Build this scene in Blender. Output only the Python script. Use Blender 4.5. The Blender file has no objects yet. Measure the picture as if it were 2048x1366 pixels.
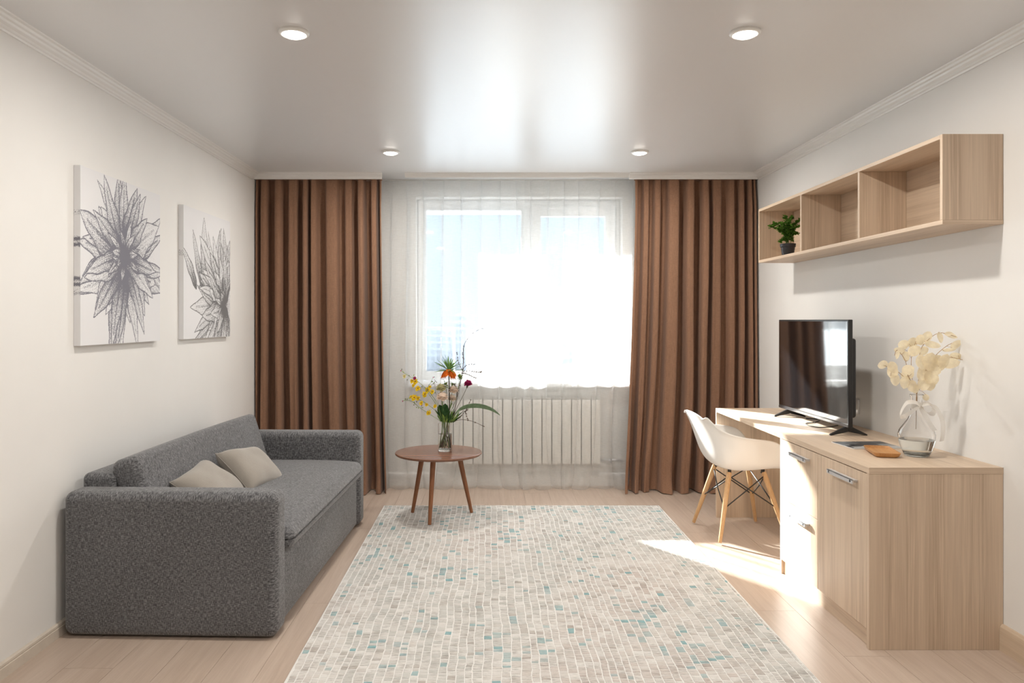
import bpy, bmesh, math, random
import numpy as np
from mathutils import Vector, Matrix, noise as mnoise

R = math.radians
rnd = random.Random(7)
scene = bpy.context.scene
COL = scene.collection

# ------------------------------------------------------------------ camera
F = 1500.0                       # focal length in pixels of the 2048 x 1366 frame
VX, VY = 978.0, 640.0            # vanishing point of the room's long axis
CAMH = 1.357
cam_d = bpy.data.cameras.new('camera')
cam_d.sensor_width = 36.0
cam_d.lens = 36.0 * F / 2048.0
cam_d.shift_x = (1024 - VX) / 2048.0
cam_d.shift_y = -(683 - VY) / 2048.0
cam_d.clip_start = 0.05
cam_d.clip_end = 3000
cam = bpy.data.objects.new('camera', cam_d)
COL.objects.link(cam)
cam.location = (0, 0, CAMH)
cam.rotation_euler = (R(90), 0, 0)
scene.camera = cam

# ------------------------------------------------------------------ sky, sun, exposure
SKY_STRENGTH = 0.86
SUN_STRENGTH = 35.0
LAMP_POWER = 11.0
EXPOSURE = 0.62
world = bpy.data.worlds.new('sky')
scene.world = world
world.use_nodes = True
wn, wl = world.node_tree.nodes, world.node_tree.links
wn.clear()
w_out = wn.new('ShaderNodeOutputWorld')
w_bg = wn.new('ShaderNodeBackground')
w_tc = wn.new('ShaderNodeTexCoord')
w_sep = wn.new('ShaderNodeSeparateXYZ')
w_ramp = wn.new('ShaderNodeValToRGB')
w_ramp.color_ramp.elements[0].position = 0.0
w_ramp.color_ramp.elements[0].color = (0.70, 0.85, 1.0, 1)
w_ramp.color_ramp.elements[1].position = 0.6
w_ramp.color_ramp.elements[1].color = (0.62, 0.78, 1.0, 1)
wl.new(w_tc.outputs['Generated'], w_sep.inputs[0])
wl.new(w_sep.outputs['Z'], w_ramp.inputs[0])
wl.new(w_ramp.outputs[0], w_bg.inputs['Color'])
w_bg.inputs['Strength'].default_value = SKY_STRENGTH
wl.new(w_bg.outputs[0], w_out.inputs['Surface'])

sun_d = bpy.data.lights.new('sun', 'SUN')
sun_d.energy = SUN_STRENGTH
sun_d.angle = R(1.0)
sun_d.color = (1.0, 0.96, 0.91)
sun = bpy.data.objects.new('sun', sun_d)
COL.objects.link(sun)
SUN_DIR = Vector((0.68, -1.0, -0.56))
sun.location = (-4, 12, 8)
sun.rotation_euler = SUN_DIR.to_track_quat('-Z', 'Y').to_euler()

vs = scene.view_settings
vs.view_transform = 'Standard'
vs.look = 'None'
vs.exposure = EXPOSURE
vs.gamma = 1.0
vs.use_curve_mapping = False

# ------------------------------------------------------------------ helpers
def at(px, py, Y):
    """world point seen at photo pixel (px, py) when it stands at depth Y"""
    return Vector(((px - VX) / F * Y, Y, CAMH - (py - VY) / F * Y))

def tag(o, label=None, cat=None, group=None, kind=None):
    if label: o['label'] = label
    if cat: o['category'] = cat
    if group: o['group'] = group
    if kind: o['kind'] = kind
    return o

def thing(name, loc, label, cat, group=None, rz=0.0):
    o = bpy.data.objects.new(name, None)
    COL.objects.link(o)
    o.empty_display_size = 0.1
    o.location = loc
    o.rotation_euler = (0, 0, rz)
    return tag(o, label, cat, group)

def struct(name, loc=(0, 0, 0)):
    o = bpy.data.objects.new(name, None)
    COL.objects.link(o)
    o.location = loc
    o['kind'] = 'structure'
    return o

class MB:
    def __init__(s):
        s.v, s.f = [], []
    def add(s, vs_, fs_):
        b = len(s.v)
        s.v += [tuple(p) for p in vs_]
        s.f += [tuple(i + b for i in f) for f in fs_]
        return s
    def box(s, x0, x1, y0, y1, z0, z1):
        return s.add([(x0, y0, z0), (x1, y0, z0), (x1, y1, z0), (x0, y1, z0), (x0, y0, z1), (x1, y0, z1), (x1, y1, z1), (x0, y1, z1)],
                     [(0, 3, 2, 1), (4, 5, 6, 7), (0, 1, 5, 4), (1, 2, 6, 5), (2, 3, 7, 6), (3, 0, 4, 7)])
    def tube(s, pts, rad, n=8, cap=True):
        pts = [Vector(p) for p in pts]
        m = len(pts)
        rads = rad if isinstance(rad, (list, tuple)) else [rad] * m
        vs_, fs_ = [], []
        prev = None
        for i, p in enumerate(pts):
            d = (pts[min(i + 1, m - 1)] - pts[max(i - 1, 0)])
            if d.length < 1e-9: d = Vector((0, 0, 1))
            d.normalize()
            a = prev if prev is not None else (Vector((1, 0, 0)) if abs(d.x) < 0.8 else Vector((0, 1, 0)))
            u = (a - d * a.dot(d)).normalized()
            prev = u
            w = d.cross(u)
            for k in range(n):
                t = 2 * math.pi * k / n
                vs_.append(p + (u * math.cos(t) + w * math.sin(t)) * rads[i])
        for i in range(m - 1):
            for k in range(n):
                fs_.append((i * n + k, i * n + (k + 1) % n, (i + 1) * n + (k + 1) % n, (i + 1) * n + k))
        if cap:
            fs_.append(tuple(range(n - 1, -1, -1)))
            fs_.append(tuple(range((m - 1) * n, m * n)))
        return s.add(vs_, fs_)
    def lathe(s, prof, n=32, c=(0, 0, 0), cap0=True, cap1=True):
        vs_, fs_ = [], []
        for r, z in prof:
            for k in range(n):
                t = 2 * math.pi * k / n
                vs_.append((c[0] + r * math.cos(t), c[1] + r * math.sin(t), c[2] + z))
        m = len(prof)
        for i in range(m - 1):
            for k in range(n):
                fs_.append((i * n + k, i * n + (k + 1) % n, (i + 1) * n + (k + 1) % n, (i + 1) * n + k))
        if cap0: fs_.append(tuple(range(n - 1, -1, -1)))
        if cap1: fs_.append(tuple(range((m - 1) * n, m * n)))
        return s.add(vs_, fs_)
    def prism(s, prof, a0, a1, axis='y'):
        """prof: closed (p, q) outline swept along axis; y: p=x q=z;  x: p=y q=z;  z: p=x q=y"""
        n = len(prof)
        vs_ = []
        for a in (a0, a1):
            for p, q in prof:
                vs_.append({'y': (p, a, q), 'x': (a, p, q), 'z': (p, q, a)}[axis])
        fs_ = [(i, (i + 1) % n, n + (i + 1) % n, n + i) for i in range(n)]
        fs_ += [tuple(range(n - 1, -1, -1)), tuple(range(n, 2 * n))]
        return s.add(vs_, fs_)
    def grid(s, P):
        """P: rows of points"""
        r, c = len(P), len(P[0])
        return s.add([p for row in P for p in row],
                     [(i * c + j, i * c + j + 1, (i + 1) * c + j + 1, (i + 1) * c + j) for i in range(r - 1) for j in range(c - 1)])
    def rbox(s, hx, hy, hz, r, c=(0, 0, 0), k=4, inner=1, fn=None):
        """rounded box of half sizes; fn displaces (p, unit) -> p"""
        def coords(h):
            a = [math.tan(math.pi / 4 * i / k) for i in range(k)]
            lo = [-h + r - r * t for t in reversed(a)] if False else [-(h - r) - r * math.tan(math.pi / 4 * (k - i) / k) for i in range(k)]
            mid = [-(h - r) + 2 * (h - r) * i / inner for i in range(inner + 1)]
            hi = [-x for x in reversed(lo)]
            return lo + mid + hi
        cx, cy, cz = coords(hx), coords(hy), coords(hz)
        idx = {}
        vs_, fs_ = [], []
        def vert(i, j, l):
            key = (i, j, l)
            if key in idx: return idx[key]
            p = Vector((cx[i], cy[j], cz[l]))
            q = Vector((max(-(hx - r), min(hx - r, p.x)), max(-(hy - r), min(hy - r, p.y)), max(-(hz - r), min(hz - r, p.z))))
            d = p - q
            if d.length > 1e-9: p = q + d.normalized() * r
            if fn: p = fn(p)
            idx[key] = len(vs_)
            vs_.append((p.x + c[0], p.y + c[1], p.z + c[2]))
            return idx[key]
        a, b, e = len(cx) - 1, len(cy) - 1, len(cz) - 1
        for i in range(a):
            for j in range(b):
                fs_.append((vert(i, j, 0), vert(i, j + 1, 0), vert(i + 1, j + 1, 0), vert(i + 1, j, 0)))
                fs_.append((vert(i, j, e), vert(i + 1, j, e), vert(i + 1, j + 1, e), vert(i, j + 1, e)))
        for i in range(a):
            for l in range(e):
                fs_.append((vert(i, 0, l), vert(i + 1, 0, l), vert(i + 1, 0, l + 1), vert(i, 0, l + 1)))
                fs_.append((vert(i, b, l), vert(i, b, l + 1), vert(i + 1, b, l + 1), vert(i + 1, b, l)))
        for j in range(b):
            for l in range(e):
                fs_.append((vert(0, j, l), vert(0, j, l + 1), vert(0, j + 1, l + 1), vert(0, j + 1, l)))
                fs_.append((vert(a, j, l), vert(a, j + 1, l), vert(a, j + 1, l + 1), vert(a, j, l + 1)))
        return s.add(vs_, fs_)
    def mesh(s, name, mat, smooth=False):
        me = bpy.data.meshes.new(name)
        me.from_pydata(s.v, [], s.f)
        me.validate()
        if mat: me.materials.append(mat)
        if smooth:
            me.polygons.foreach_set('use_smooth', [True] * len(me.polygons))
        me.update()
        return me
    def build(s, name, mat, parent=None, smooth=False, loc=(0, 0, 0), bevel=0.0, seg=2, auto=False):
        o = bpy.data.objects.new(name, s.mesh(name, mat, smooth or auto))
        COL.objects.link(o)
        o.location = loc
        if parent: o.parent = parent
        if bevel:
            m = o.modifiers.new('bevel', 'BEVEL')
            m.width = bevel; m.segments = seg; m.limit_method = 'ANGLE'; m.angle_limit = R(40)
            o.data.polygons.foreach_set('use_smooth', [True] * len(o.data.polygons))
            m.harden_normals = True
        if auto:
            sharp(o.data)
        return o

def sharp(me, ang=40):
    bm = bmesh.new(); bm.from_mesh(me)
    for e in bm.edges:
        if len(e.link_faces) == 2 and e.calc_face_angle(0) > R(ang): e.smooth = False
    bm.to_mesh(me); bm.free()

# ------------------------------------------------------------------ materials
MATS = {}
class N:
    """tiny node-tree builder"""
    def __init__(s, name):
        s.m = bpy.data.materials.new(name); s.m.use_nodes = True
        s.t = s.m.node_tree; s.t.nodes.clear()
        s.out = s.t.nodes.new('ShaderNodeOutputMaterial')
        MATS[name] = s.m
    def n(s, kind, inputs=None, **props):
        nd = s.t.nodes.new('ShaderNode' + kind)
        for k, v in props.items(): setattr(nd, k, v)
        for k, v in (inputs or {}).items():
            if hasattr(v, 'is_linked') or isinstance(v, bpy.types.NodeSocket): s.t.links.new(v, nd.inputs[k])
            else: nd.inputs[k].default_value = v
        return nd
    def link(s, a, b): s.t.links.new(a, b)
    def ramp(s, fac, stops):
        r = s.n('ValToRGB', {0: fac})
        e = r.color_ramp.elements
        while len(e) < len(stops): e.new(0.5)
        for i, (p, c) in enumerate(stops):
            e[i].position = p; e[i].color = (*c, 1) if len(c) == 3 else c
        return r.outputs[0]
    def mix(s, fac, a, b, mode='MIX'):
        nd = s.n('Mix', data_type='RGBA', blend_type=mode)
        for i, v in ((0, fac), (6, a), (7, b)):
            if isinstance(v, bpy.types.NodeSocket): s.t.links.new(v, nd.inputs[i])
            else: nd.inputs[i].default_value = (v if not isinstance(v, tuple) or len(v) == 4 else (*v, 1))
        return nd.outputs[2]
    def math(s, op, a, b=0.0, c=0.0):
        nd = s.n('Math', operation=op)
        for i, v in enumerate((a, b, c)):
            if isinstance(v, bpy.types.NodeSocket): s.t.links.new(v, nd.inputs[i])
            else: nd.inputs[i].default_value = v
        return nd.outputs[0]
    def coords(s, kind='Object', scale=(1, 1, 1), rot=(0, 0, 0), rand=0.0):
        src = s.n('NewGeometry').outputs['Position'] if kind == 'World' else s.n('TexCoord').outputs[kind]
        mp = s.n('Mapping', {'Vector': src, 'Scale': scale, 'Rotation': rot})
        if rand:
            oi = s.n('ObjectInfo')
            mu = s.math('MULTIPLY', oi.outputs['Random'], rand)
            cb = s.n('CombineXYZ', {0: mu, 1: mu, 2: mu})
            s.link(cb.outputs[0], mp.inputs['Location'])
        return mp.outputs[0]
    def noise(s, vec, scale=5, detail=3, rough=0.5, dist=0.0):
        return s.n('TexNoise', {'Vector': vec, 'Scale': scale, 'Detail': detail, 'Roughness': rough, 'Distortion': dist}).outputs[0]
    def bump(s, h, strength=0.2, dist=0.001):
        return s.n('Bump', {'Height': h, 'Strength': strength, 'Distance': dist}).outputs[0]
    def principled(s, color, rough=0.5, normal=None, **kw):
        p = s.n('BsdfPrincipled')
        for k, v in (('Base Color', color), ('Roughness', rough), ('Normal', normal)):
            if v is None: continue
            if isinstance(v, bpy.types.NodeSocket): s.link(v, p.inputs[k])
            else: p.inputs[k].default_value = (*v, 1) if k == 'Base Color' and len(v) == 3 else v
        for k, v in kw.items():
            p.inputs[k.replace('_', ' ')].default_value = v
        s.link(p.outputs[0], s.out.inputs['Surface'])
        return p

def plain(name, color, rough=0.5, vary=0.06, scale=20, bump=0.0, **kw):
    b = N(name)
    nz = b.noise(b.coords(), scale, 3)
    dark = tuple(c * (1 - vary) for c in color); lite = tuple(min(1, c * (1 + vary)) for c in color)
    col = b.ramp(nz, [(0.3, dark), (0.7, lite)])
    nm = b.bump(b.noise(b.coords(), scale * 8, 2), bump, 0.001) if bump else None
    b.principled(col, rough, nm, **kw)
    return b.m

def wood(name, base, dark, axis='z', rough=0.45, scale=1.0, kind='Object'):
    b = N(name)
    sc = {'x': (0.5, 26, 26), 'y': (26, 0.5, 26), 'z': (26, 26, 0.5)}[axis]
    sc = tuple(v * scale for v in sc)
    fine = {'x': (4, 260, 260), 'y': (260, 4, 260), 'z': (260, 260, 4)}[axis]
    v1 = b.coords(kind, sc, rand=13.0)
    broad = b.noise(v1, 0.55, 3, 0.55, 0.35)
    streak = b.noise(v1, 4.2, 5, 0.62, 0.25)
    fn = b.noise(b.coords(kind, fine, rand=7.0), 1.0, 3, 0.6)
    c1 = b.ramp(streak, [(0.32, dark), (0.52, tuple(0.5 * (x + y) for x, y in zip(base, dark))), (0.66, base)])
    c2 = b.mix(b.ramp(broad, [(0.35, (0.15,) * 3), (0.62, (1.0,) * 3)]), base, c1)
    c3 = b.mix(b.ramp(fn, [(0.42, (0.22,) * 3), (0.6, (0, 0, 0))]), c2, tuple(x * 0.72 for x in base), 'MIX')
    b.principled(c3, rough, b.bump(fn, 0.12, 0.0006), Specular_IOR_Level=0.4)
    return b.m

WALL = plain('wall_paint', (0.80, 0.79, 0.77), 0.75, 0.012, 3, 0.03)
WHITE = plain('white_trim_paint', (0.82, 0.81, 0.79), 0.4, 0.01, 5)
PVC = plain('white_pvc', (0.84, 0.85, 0.86), 0.3, 0.01, 5)
def ceiling_mat():
    b = N('satin_stretch_ceiling')
    nz = b.noise(b.coords('World'), 1.2, 2)
    b.principled((0.72, 0.72, 0.725), 0.32, b.bump(nz, 0.05, 0.01), IOR=2.1)
    return b.m
CEIL = ceiling_mat()

ASH_B, ASH_D = (0.69, 0.545, 0.41), (0.44, 0.32, 0.225)
ASH_Z = wood('ash_laminate_upright', ASH_B, ASH_D, 'z')
ASH_Y = wood('ash_laminate_lengthwise', ASH_B, ASH_D, 'y')
def edge_band():
    return plain('pale_edge_band', (0.66, 0.52, 0.40), 0.4, 0.05, 30)
BAND = edge_band()
ASH_X = wood('ash_laminate_crosswise', tuple(v * 0.97 for v in ASH_B), ASH_D, 'x')

def floor_mat():
    b = N('pale_oak_laminate')
    v1 = b.coords('World', (22, 1.0, 22), rand=31.0)
    g = b.noise(v1, 1.6, 5, 0.6, 0.6)
    fn = b.noise(b.coords('World', (220, 6, 220), rand=9.0), 1.0, 3, 0.6)
    oi = b.n('ObjectInfo').outputs['Random']
    c1 = b.ramp(g, [(0.3, (0.435, 0.335, 0.265)), (0.5, (0.50, 0.395, 0.32)), (0.7, (0.545, 0.44, 0.365))])
    c2 = b.mix(b.ramp(oi, [(0, (0.0,) * 3), (1, (0.35,) * 3)]), c1, (0.56, 0.455, 0.38))
    c3 = b.mix(b.ramp(fn, [(0.4, (0.25,) * 3), (0.6, (0, 0, 0))]), c2, (0.40, 0.31, 0.25))
    b.principled(c3, 0.36, b.bump(fn, 0.1, 0.0005), Specular_IOR_Level=0.5)
    return b.m
FLOORM = floor_mat()
GROOVE = plain('plank_groove', (0.40, 0.31, 0.245), 0.7)

def sofa_mat():
    b = N('grey_woven_upholstery')
    v = b.coords('Object')
    wx = b.noise(b.coords('Object', (430, 70, 70)), 1.0, 2)
    wy = b.noise(b.coords('Object', (70, 430, 70)), 1.0, 2)
    wz = b.noise(b.coords('Object', (70, 70, 430)), 1.0, 2)
    nv = b.n('VectorMath', {0: b.n('TexCoord').outputs['Normal']}, operation='ABSOLUTE').outputs[0]
    sx = b.n('SeparateXYZ', {0: nv})
    ws = [b.math('SUBTRACT', 1.02, sx.outputs[k]) for k in range(3)]
    ws = [b.math('POWER', w_, 2.0) for w_ in ws]
    s_ = b.math('ADD', b.math('ADD', b.math('MULTIPLY', wx, ws[0]), b.math('MULTIPLY', wy, ws[1])), b.math('MULTIPLY', wz, ws[2]))
    h = b.math('DIVIDE', s_, b.math('ADD', b.math('ADD', ws[0], ws[1]), ws[2]))
    col = b.ramp(h, [(0.39, (0.036, 0.036, 0.039)), (0.5, (0.115, 0.116, 0.122)), (0.60, (0.26, 0.261, 0.27))])
    big = b.noise(v, 3, 2)
    col = b.mix(0.18, col, b.ramp(big, [(0.3, (0.09, 0.09, 0.095)), (0.7, (0.19, 0.19, 0.20))]))
    p = b.principled(col, 0.9, b.bump(h, 0.5, 0.002), Specular_IOR_Level=0.2, Sheen_Weight=0.25, Sheen_Roughness=0.5)
    return b.m
SOFA = sofa_mat()
SOFA_GAP_SHADE = plain('dark_seam_fabric', (0.03, 0.03, 0.033), 0.9)  # shade colour for the gaps, darker than the upholstery

def fabric(name, c, vary=0.12, sheen=0.2):
    b = N(name)
    w = b.math('ADD', b.noise(b.coords('Object', (60, 60, 900)), 1.0, 3), b.noise(b.coords('Object', (500, 500, 20)), 1.0, 2))
    h = b.math('MULTIPLY', w, 0.5)
    col = b.ramp(h, [(0.36, tuple(x * (1 - vary * 1.6) for x in c)), (0.62, tuple(x * (1 + vary) for x in c))])
    b.principled(col, 0.85, b.bump(h, 0.25, 0.001), Specular_IOR_Level=0.2, Sheen_Weight=sheen)
    return b
PILLOW = fabric('beige_velvet', (0.33, 0.30, 0.265), 0.04, 0.4).m
def brown_mat():
    b = fabric('brown_slub_curtain', (0.265, 0.145, 0.090), 0.14, 0.15)
    # a little daylight passes through the cloth
    p = [n for n in b.t.nodes if n.type == 'BSDF_PRINCIPLED'][0]
    tr = b.n('BsdfTranslucent', {'Color': (0.30, 0.15, 0.085, 1)})
    mx = b.n('MixShader', {0: 0.025})
    b.link(p.outputs[0], mx.inputs[1]); b.link(tr.outputs[0], mx.inputs[2]); b.link(mx.outputs[0], b.out.inputs['Surface'])
    return b.m
BROWN = brown_mat()

def sheer_mat(name, clear):
    b = N(name)
    wv = b.noise(b.coords('Object', (30, 30, 500)), 1.0, 2)
    wv2 = b.noise(b.coords('Object', (900, 900, 20)), 1.0, 2)
    tex = b.math('MULTIPLY', b.math('ADD', wv, wv2), 0.5)
    tp = b.n('BsdfTransparent', {'Color': (1, 1, 1, 1)})
    df = b.n('BsdfDiffuse', {'Color': (0.66, 0.67, 0.67, 1)})
    tl = b.n('BsdfTranslucent', {'Color': (0.80, 0.81, 0.81, 1)})
    body = b.n('MixShader', {0: 0.5})
    b.link(df.outputs[0], body.inputs[1]); b.link(tl.outputs[0], body.inputs[2])
    fac = b.math('ADD', 1 - clear - 0.10, b.math('MULTIPLY', tex, 0.2))
    mx = b.n('MixShader', {0: fac})
    b.link(tp.outputs[0], mx.inputs[1]); b.link(body.outputs[0], mx.inputs[2])
    b.link(mx.outputs[0], b.out.inputs['Surface'])
    return b.m
SHEER_L = sheer_mat('white_sheer_voile_dense', 0.62)
SHEER_R = sheer_mat('white_sheer_voile', 0.64)

def pane_mat():
    b = N('window_glass')
    tp = b.n('BsdfTransparent', {'Color': (0.95, 0.98, 0.99, 1)})
    gl = b.n('BsdfGlossy', {'Color': (1, 1, 1, 1), 'Roughness': 0.02})
    fr = b.n('Fresnel', {'IOR': 1.45})
    mx = b.n('MixShader', {0: fr.outputs[0]})
    b.link(tp.outputs[0], mx.inputs[1]); b.link(gl.outputs[0], mx.inputs[2]); b.link(mx.outputs[0], b.out.inputs['Surface'])
    return b.m
PANE = pane_mat()
def glass_mat(name, col=(1, 1, 1), ior=1.45):
    b = N(name)
    g = b.n('BsdfGlass', {'Color': (*col, 1), 'Roughness': 0.0, 'IOR': ior})
    b.link(g.outputs[0], b.out.inputs['Surface'])
    return b.m
GLASS = glass_mat('clear_glass')
WATER = glass_mat('water', (0.98, 1.0, 0.99), 1.33)
BLACK = plain('black_plastic', (0.012, 0.012, 0.013), 0.35)
BLACKM = plain('black_steel', (0.02, 0.019, 0.018), 0.4)
SCREEN = plain('dark_glossy_screen', (0.008, 0.008, 0.009), 0.05, IOR=2.3)
STEEL = plain('brushed_aluminium', (0.66, 0.67, 0.69), 0.38, 0.05, 60, Metallic=0.55)
SHELLM = plain('white_moulded_plastic', (0.83, 0.815, 0.79), 0.35, 0.01, 4)
BEECH = wood('beech', (0.66, 0.42, 0.22), (0.50, 0.29, 0.13), 'z', 0.4, 1.5)
TEAK = wood('walnut_veneer', (0.22, 0.105, 0.065), (0.14, 0.06, 0.035), 'x', 0.26, 1.2)
TEAK_LEG = wood('walnut_leg', (0.30, 0.125, 0.055), (0.19, 0.07, 0.03), 'z', 0.4, 1.2)
TRAY = wood('honey_bamboo', (0.58, 0.30, 0.115), (0.42, 0.19, 0.06), 'y', 0.4, 1.6)

def cloth_translucent(name, c, t=0.4, tex=0.08):
    b = N(name)
    nz = b.noise(b.coords(), 60, 4)
    col = b.ramp(nz, [(0.3, tuple(x * (1 - tex) for x in c)), (0.7, tuple(min(1, x * (1 + tex)) for x in c))])
    df = b.n('BsdfDiffuse', {'Color': col}); tl = b.n('BsdfTranslucent', {'Color': col})
    mx = b.n('MixShader', {0: t})
    b.link(df.outputs[0], mx.inputs[1]); b.link(tl.outputs[0], mx.inputs[2]); b.link(mx.outputs[0], b.out.inputs['Surface'])
    return b.m
DRYLEAF = cloth_translucent('dried_cream_leaf', (0.94, 0.84, 0.64), 0.45, 0.08)
DRYSTEM = plain('dried_stem', (0.45, 0.28, 0.13), 0.8)
def ribbon_mat():
    b = N('white_organza_ribbon')
    c = (0.94, 0.92, 0.88, 1)
    tp = b.n('BsdfTransparent', {}); df = b.n('BsdfDiffuse', {'Color': c}); tl = b.n('BsdfTranslucent', {'Color': c})
    m1 = b.n('MixShader', {0: 0.5}); m2 = b.n('MixShader', {0: 0.86})
    b.link(df.outputs[0], m1.inputs[1]); b.link(tl.outputs[0], m1.inputs[2])
    b.link(tp.outputs[0], m2.inputs[1]); b.link(m1.outputs[0], m2.inputs[2]); b.link(m2.outputs[0], b.out.inputs['Surface'])
    return b.m
RIBBON = ribbon_mat()
def petal(name, c, t=0.3, tex=0.15): return cloth_translucent(name, c, t, tex)
ORANGE = petal('orange_petal', (0.80, 0.20, 0.03))
YELLOW = petal('yellow_petal', (0.85, 0.60, 0.03))
PALEY = petal('pale_yellow_petal', (0.80, 0.72, 0.35))
MAGENTA = petal('magenta_petal', (0.36, 0.03, 0.12))
BLUSH = petal('blush_petal', (0.88, 0.76, 0.66), 0.3, 0.08)
CREAMG = petal('cream_green_petal', (0.62, 0.60, 0.36), 0.3, 0.1)
GREEN = petal('mid_green_leaf', (0.14, 0.25, 0.07), 0.25, 0.25)
DKGREEN = petal('dark_green_leaf', (0.035, 0.08, 0.03), 0.15, 0.2)
LTGREEN = petal('light_green_leaf', (0.28, 0.38, 0.10), 0.3, 0.2)
SILVER = plain('glossy_long_leaf', (0.16, 0.27, 0.16), 0.22, 0.25, 40, Specular_IOR_Level=0.8)
STEMG = plain('green_stem', (0.16, 0.24, 0.07), 0.6, 0.2)
STEMD = plain('dark_stem', (0.07, 0.065, 0.045), 0.7, 0.2)
TWIG = plain('brown_twig', (0.09, 0.06, 0.045), 0.8, 0.2)
BUSH = petal('small_bush_leaf', (0.10, 0.22, 0.035), 0.25, 0.35)
POT = plain('dark_grey_pot', (0.028, 0.028, 0.033), 0.4)
SOIL = plain('potting_soil', (0.03, 0.02, 0.015), 0.95, 0.3, 80)

# ------------------------------------------------------------------ room shell
XL, XR = -1.85, 2.115
YN, YF = -1.6, 6.15
ZC = 2.51
WT = 0.64                                    # thickness of the window wall
WX0, WX1, WZ0, WZ1 = -0.60, 1.095, 0.85, 2.365   # window opening

floor = MB().box(XL - 0.1, XR + 0.1, YN - 0.1, YF + 0.1, -0.12, -0.003).build('floor', GROOVE)
floor['kind'] = 'structure'
plank_me = MB().box(0, 1, 0, 1, -0.003, 0.0).mesh('plank', FLOORM)
PWID, PLEN = 0.193, 1.285
i = 0
x = XL
while x < XR - 0.001:
    x1 = min(x + PWID, XR)
    y = YN - PLEN * ((i * 0.37 + 0.11) % 1.0)
    while y < YF:
        ya, yb = max(y, YN), min(y + PLEN, YF)
        if yb - ya > 0.01:
            p = bpy.data.objects.new('plank', plank_me)
            COL.objects.link(p)
            p.parent = floor
            p.location = (x + 0.0006, ya + 0.0006, 0)
            p.scale = (x1 - x - 0.0012, yb - ya - 0.0012, 1)
        y += PLEN
    x = x1; i += 1

def wall(name, *b):
    o = MB().box(*b).build(name, WALL); o['kind'] = 'structure'; return o
wall('wall_left', XL - 0.12, XL, YN - 0.12, YF + WT, 0, ZC + 0.1)
wall('wall_right', XR, XR + 0.12, YN - 0.12, YF + WT, 0, ZC + 0.1)
wall('wall_near', XL, XR, YN - 0.12, YN, 0, ZC + 0.1)
wf = MB()
wf.box(XL, WX0, YF, YF + WT, 0, ZC + 0.1).box(WX1, XR, YF, YF + WT, 0, ZC + 0.1)
wf.box(WX0, WX1, YF, YF + WT, 0, WZ0 - 0.04).box(WX0, WX1, YF, YF + WT, WZ1, ZC + 0.1)
wf.box(WX0, WX1, 6.45, YF + WT, WZ1 - 0.055, WZ1)                  # outer lintel
o = wf.build('wall_far', WALL); o['kind'] = 'structure'
o = MB().box(XL, XR, YN, YF, ZC, ZC + 0.1).build('ceiling', CEIL); o['kind'] = 'structure'

# cornices
corn = [(0, 2.455), (0.007, 2.455), (0.010, 2.462), (0.016, 2.465), (0.018, 2.474), (0.027, 2.482), (0.031, 2.490), (0.040, 2.494), (0.044, 2.503), (0.056, 2.505), (0.058, ZC), (0, ZC)]
o = MB().prism([(XL + a, b) for a, b in corn], YN, 5.86, 'y').build('trim_1', WHITE); o['kind'] = 'structure'
o = MB().prism([(XR - a, b) for a, b in reversed(corn)], YN, 5.86, 'y').build('trim_2', WHITE); o['kind'] = 'structure'
cf = [(5.900, 2.462), (5.872, 2.462), (5.868, 2.468), (5.868, 2.480), (5.860, 2.486), (5.860, 2.496), (5.846, 2.500), (5.846, ZC), (5.900, ZC)]
o = MB().prism(cf, XL, -0.84, 'x').build('trim_3', WHITE); o['kind'] = 'structure'
track = [(5.905, 2.478), (5.892, 2.478), (5.890, 2.483), (5.884, 2.483), (5.882, 2.490), (5.876, 2.490), (5.874, 2.499), (5.866, 2.500), (5.864, ZC), (5.905, ZC)]
o = MB().prism(track, -0.66, 1.10, 'x').build('trim_4', WHITE); o['kind'] = 'structure'
o = MB().prism(cf, 1.10, XR, 'x').build('trim_5', WHITE); o['kind'] = 'structure'

def baseboard(name, prof, a0, a1, axis, mat):
    o = MB().prism(prof, a0, a1, axis).build(name, mat); o['kind'] = 'structure'; return o
BB = plain('beige_baseboard', (0.63, 0.56, 0.48), 0.45, 0.05, 20)
BBP = [(0, 0), (0.014, 0), (0.014, 0.040), (0.011, 0.043), (0.013, 0.047), (0.012, 0.055), (0.004, 0.060), (0, 0.060)]
baseboard('baseboard_left', [(XL + a, b) for a, b in BBP], YN, YF, 'y', BB)
BBR = [(0, 0), (0.018, 0), (0.018, 0.080), (0.015, 0.098), (0.008, 0.107), (0, 0.108)]
ASHBB = wood('ash_baseboard', (0.66, 0.53, 0.40), (0.55, 0.42, 0.30), 'y')
bbr = MB().prism([(XR - a, b) for a, b in reversed(BBR)], YN, 3.082, 'y').prism([(XR - a, b) for a, b in reversed(BBR)], 5.171, YF, 'y').build('baseboard_right', ASHBB); bbr['kind'] = 'structure'
baseboard('baseboard_far', [(YF - a, b) for a, b in reversed(BBR)], XL + 0.014, XR - 0.018, 'x', WHITE)

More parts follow.
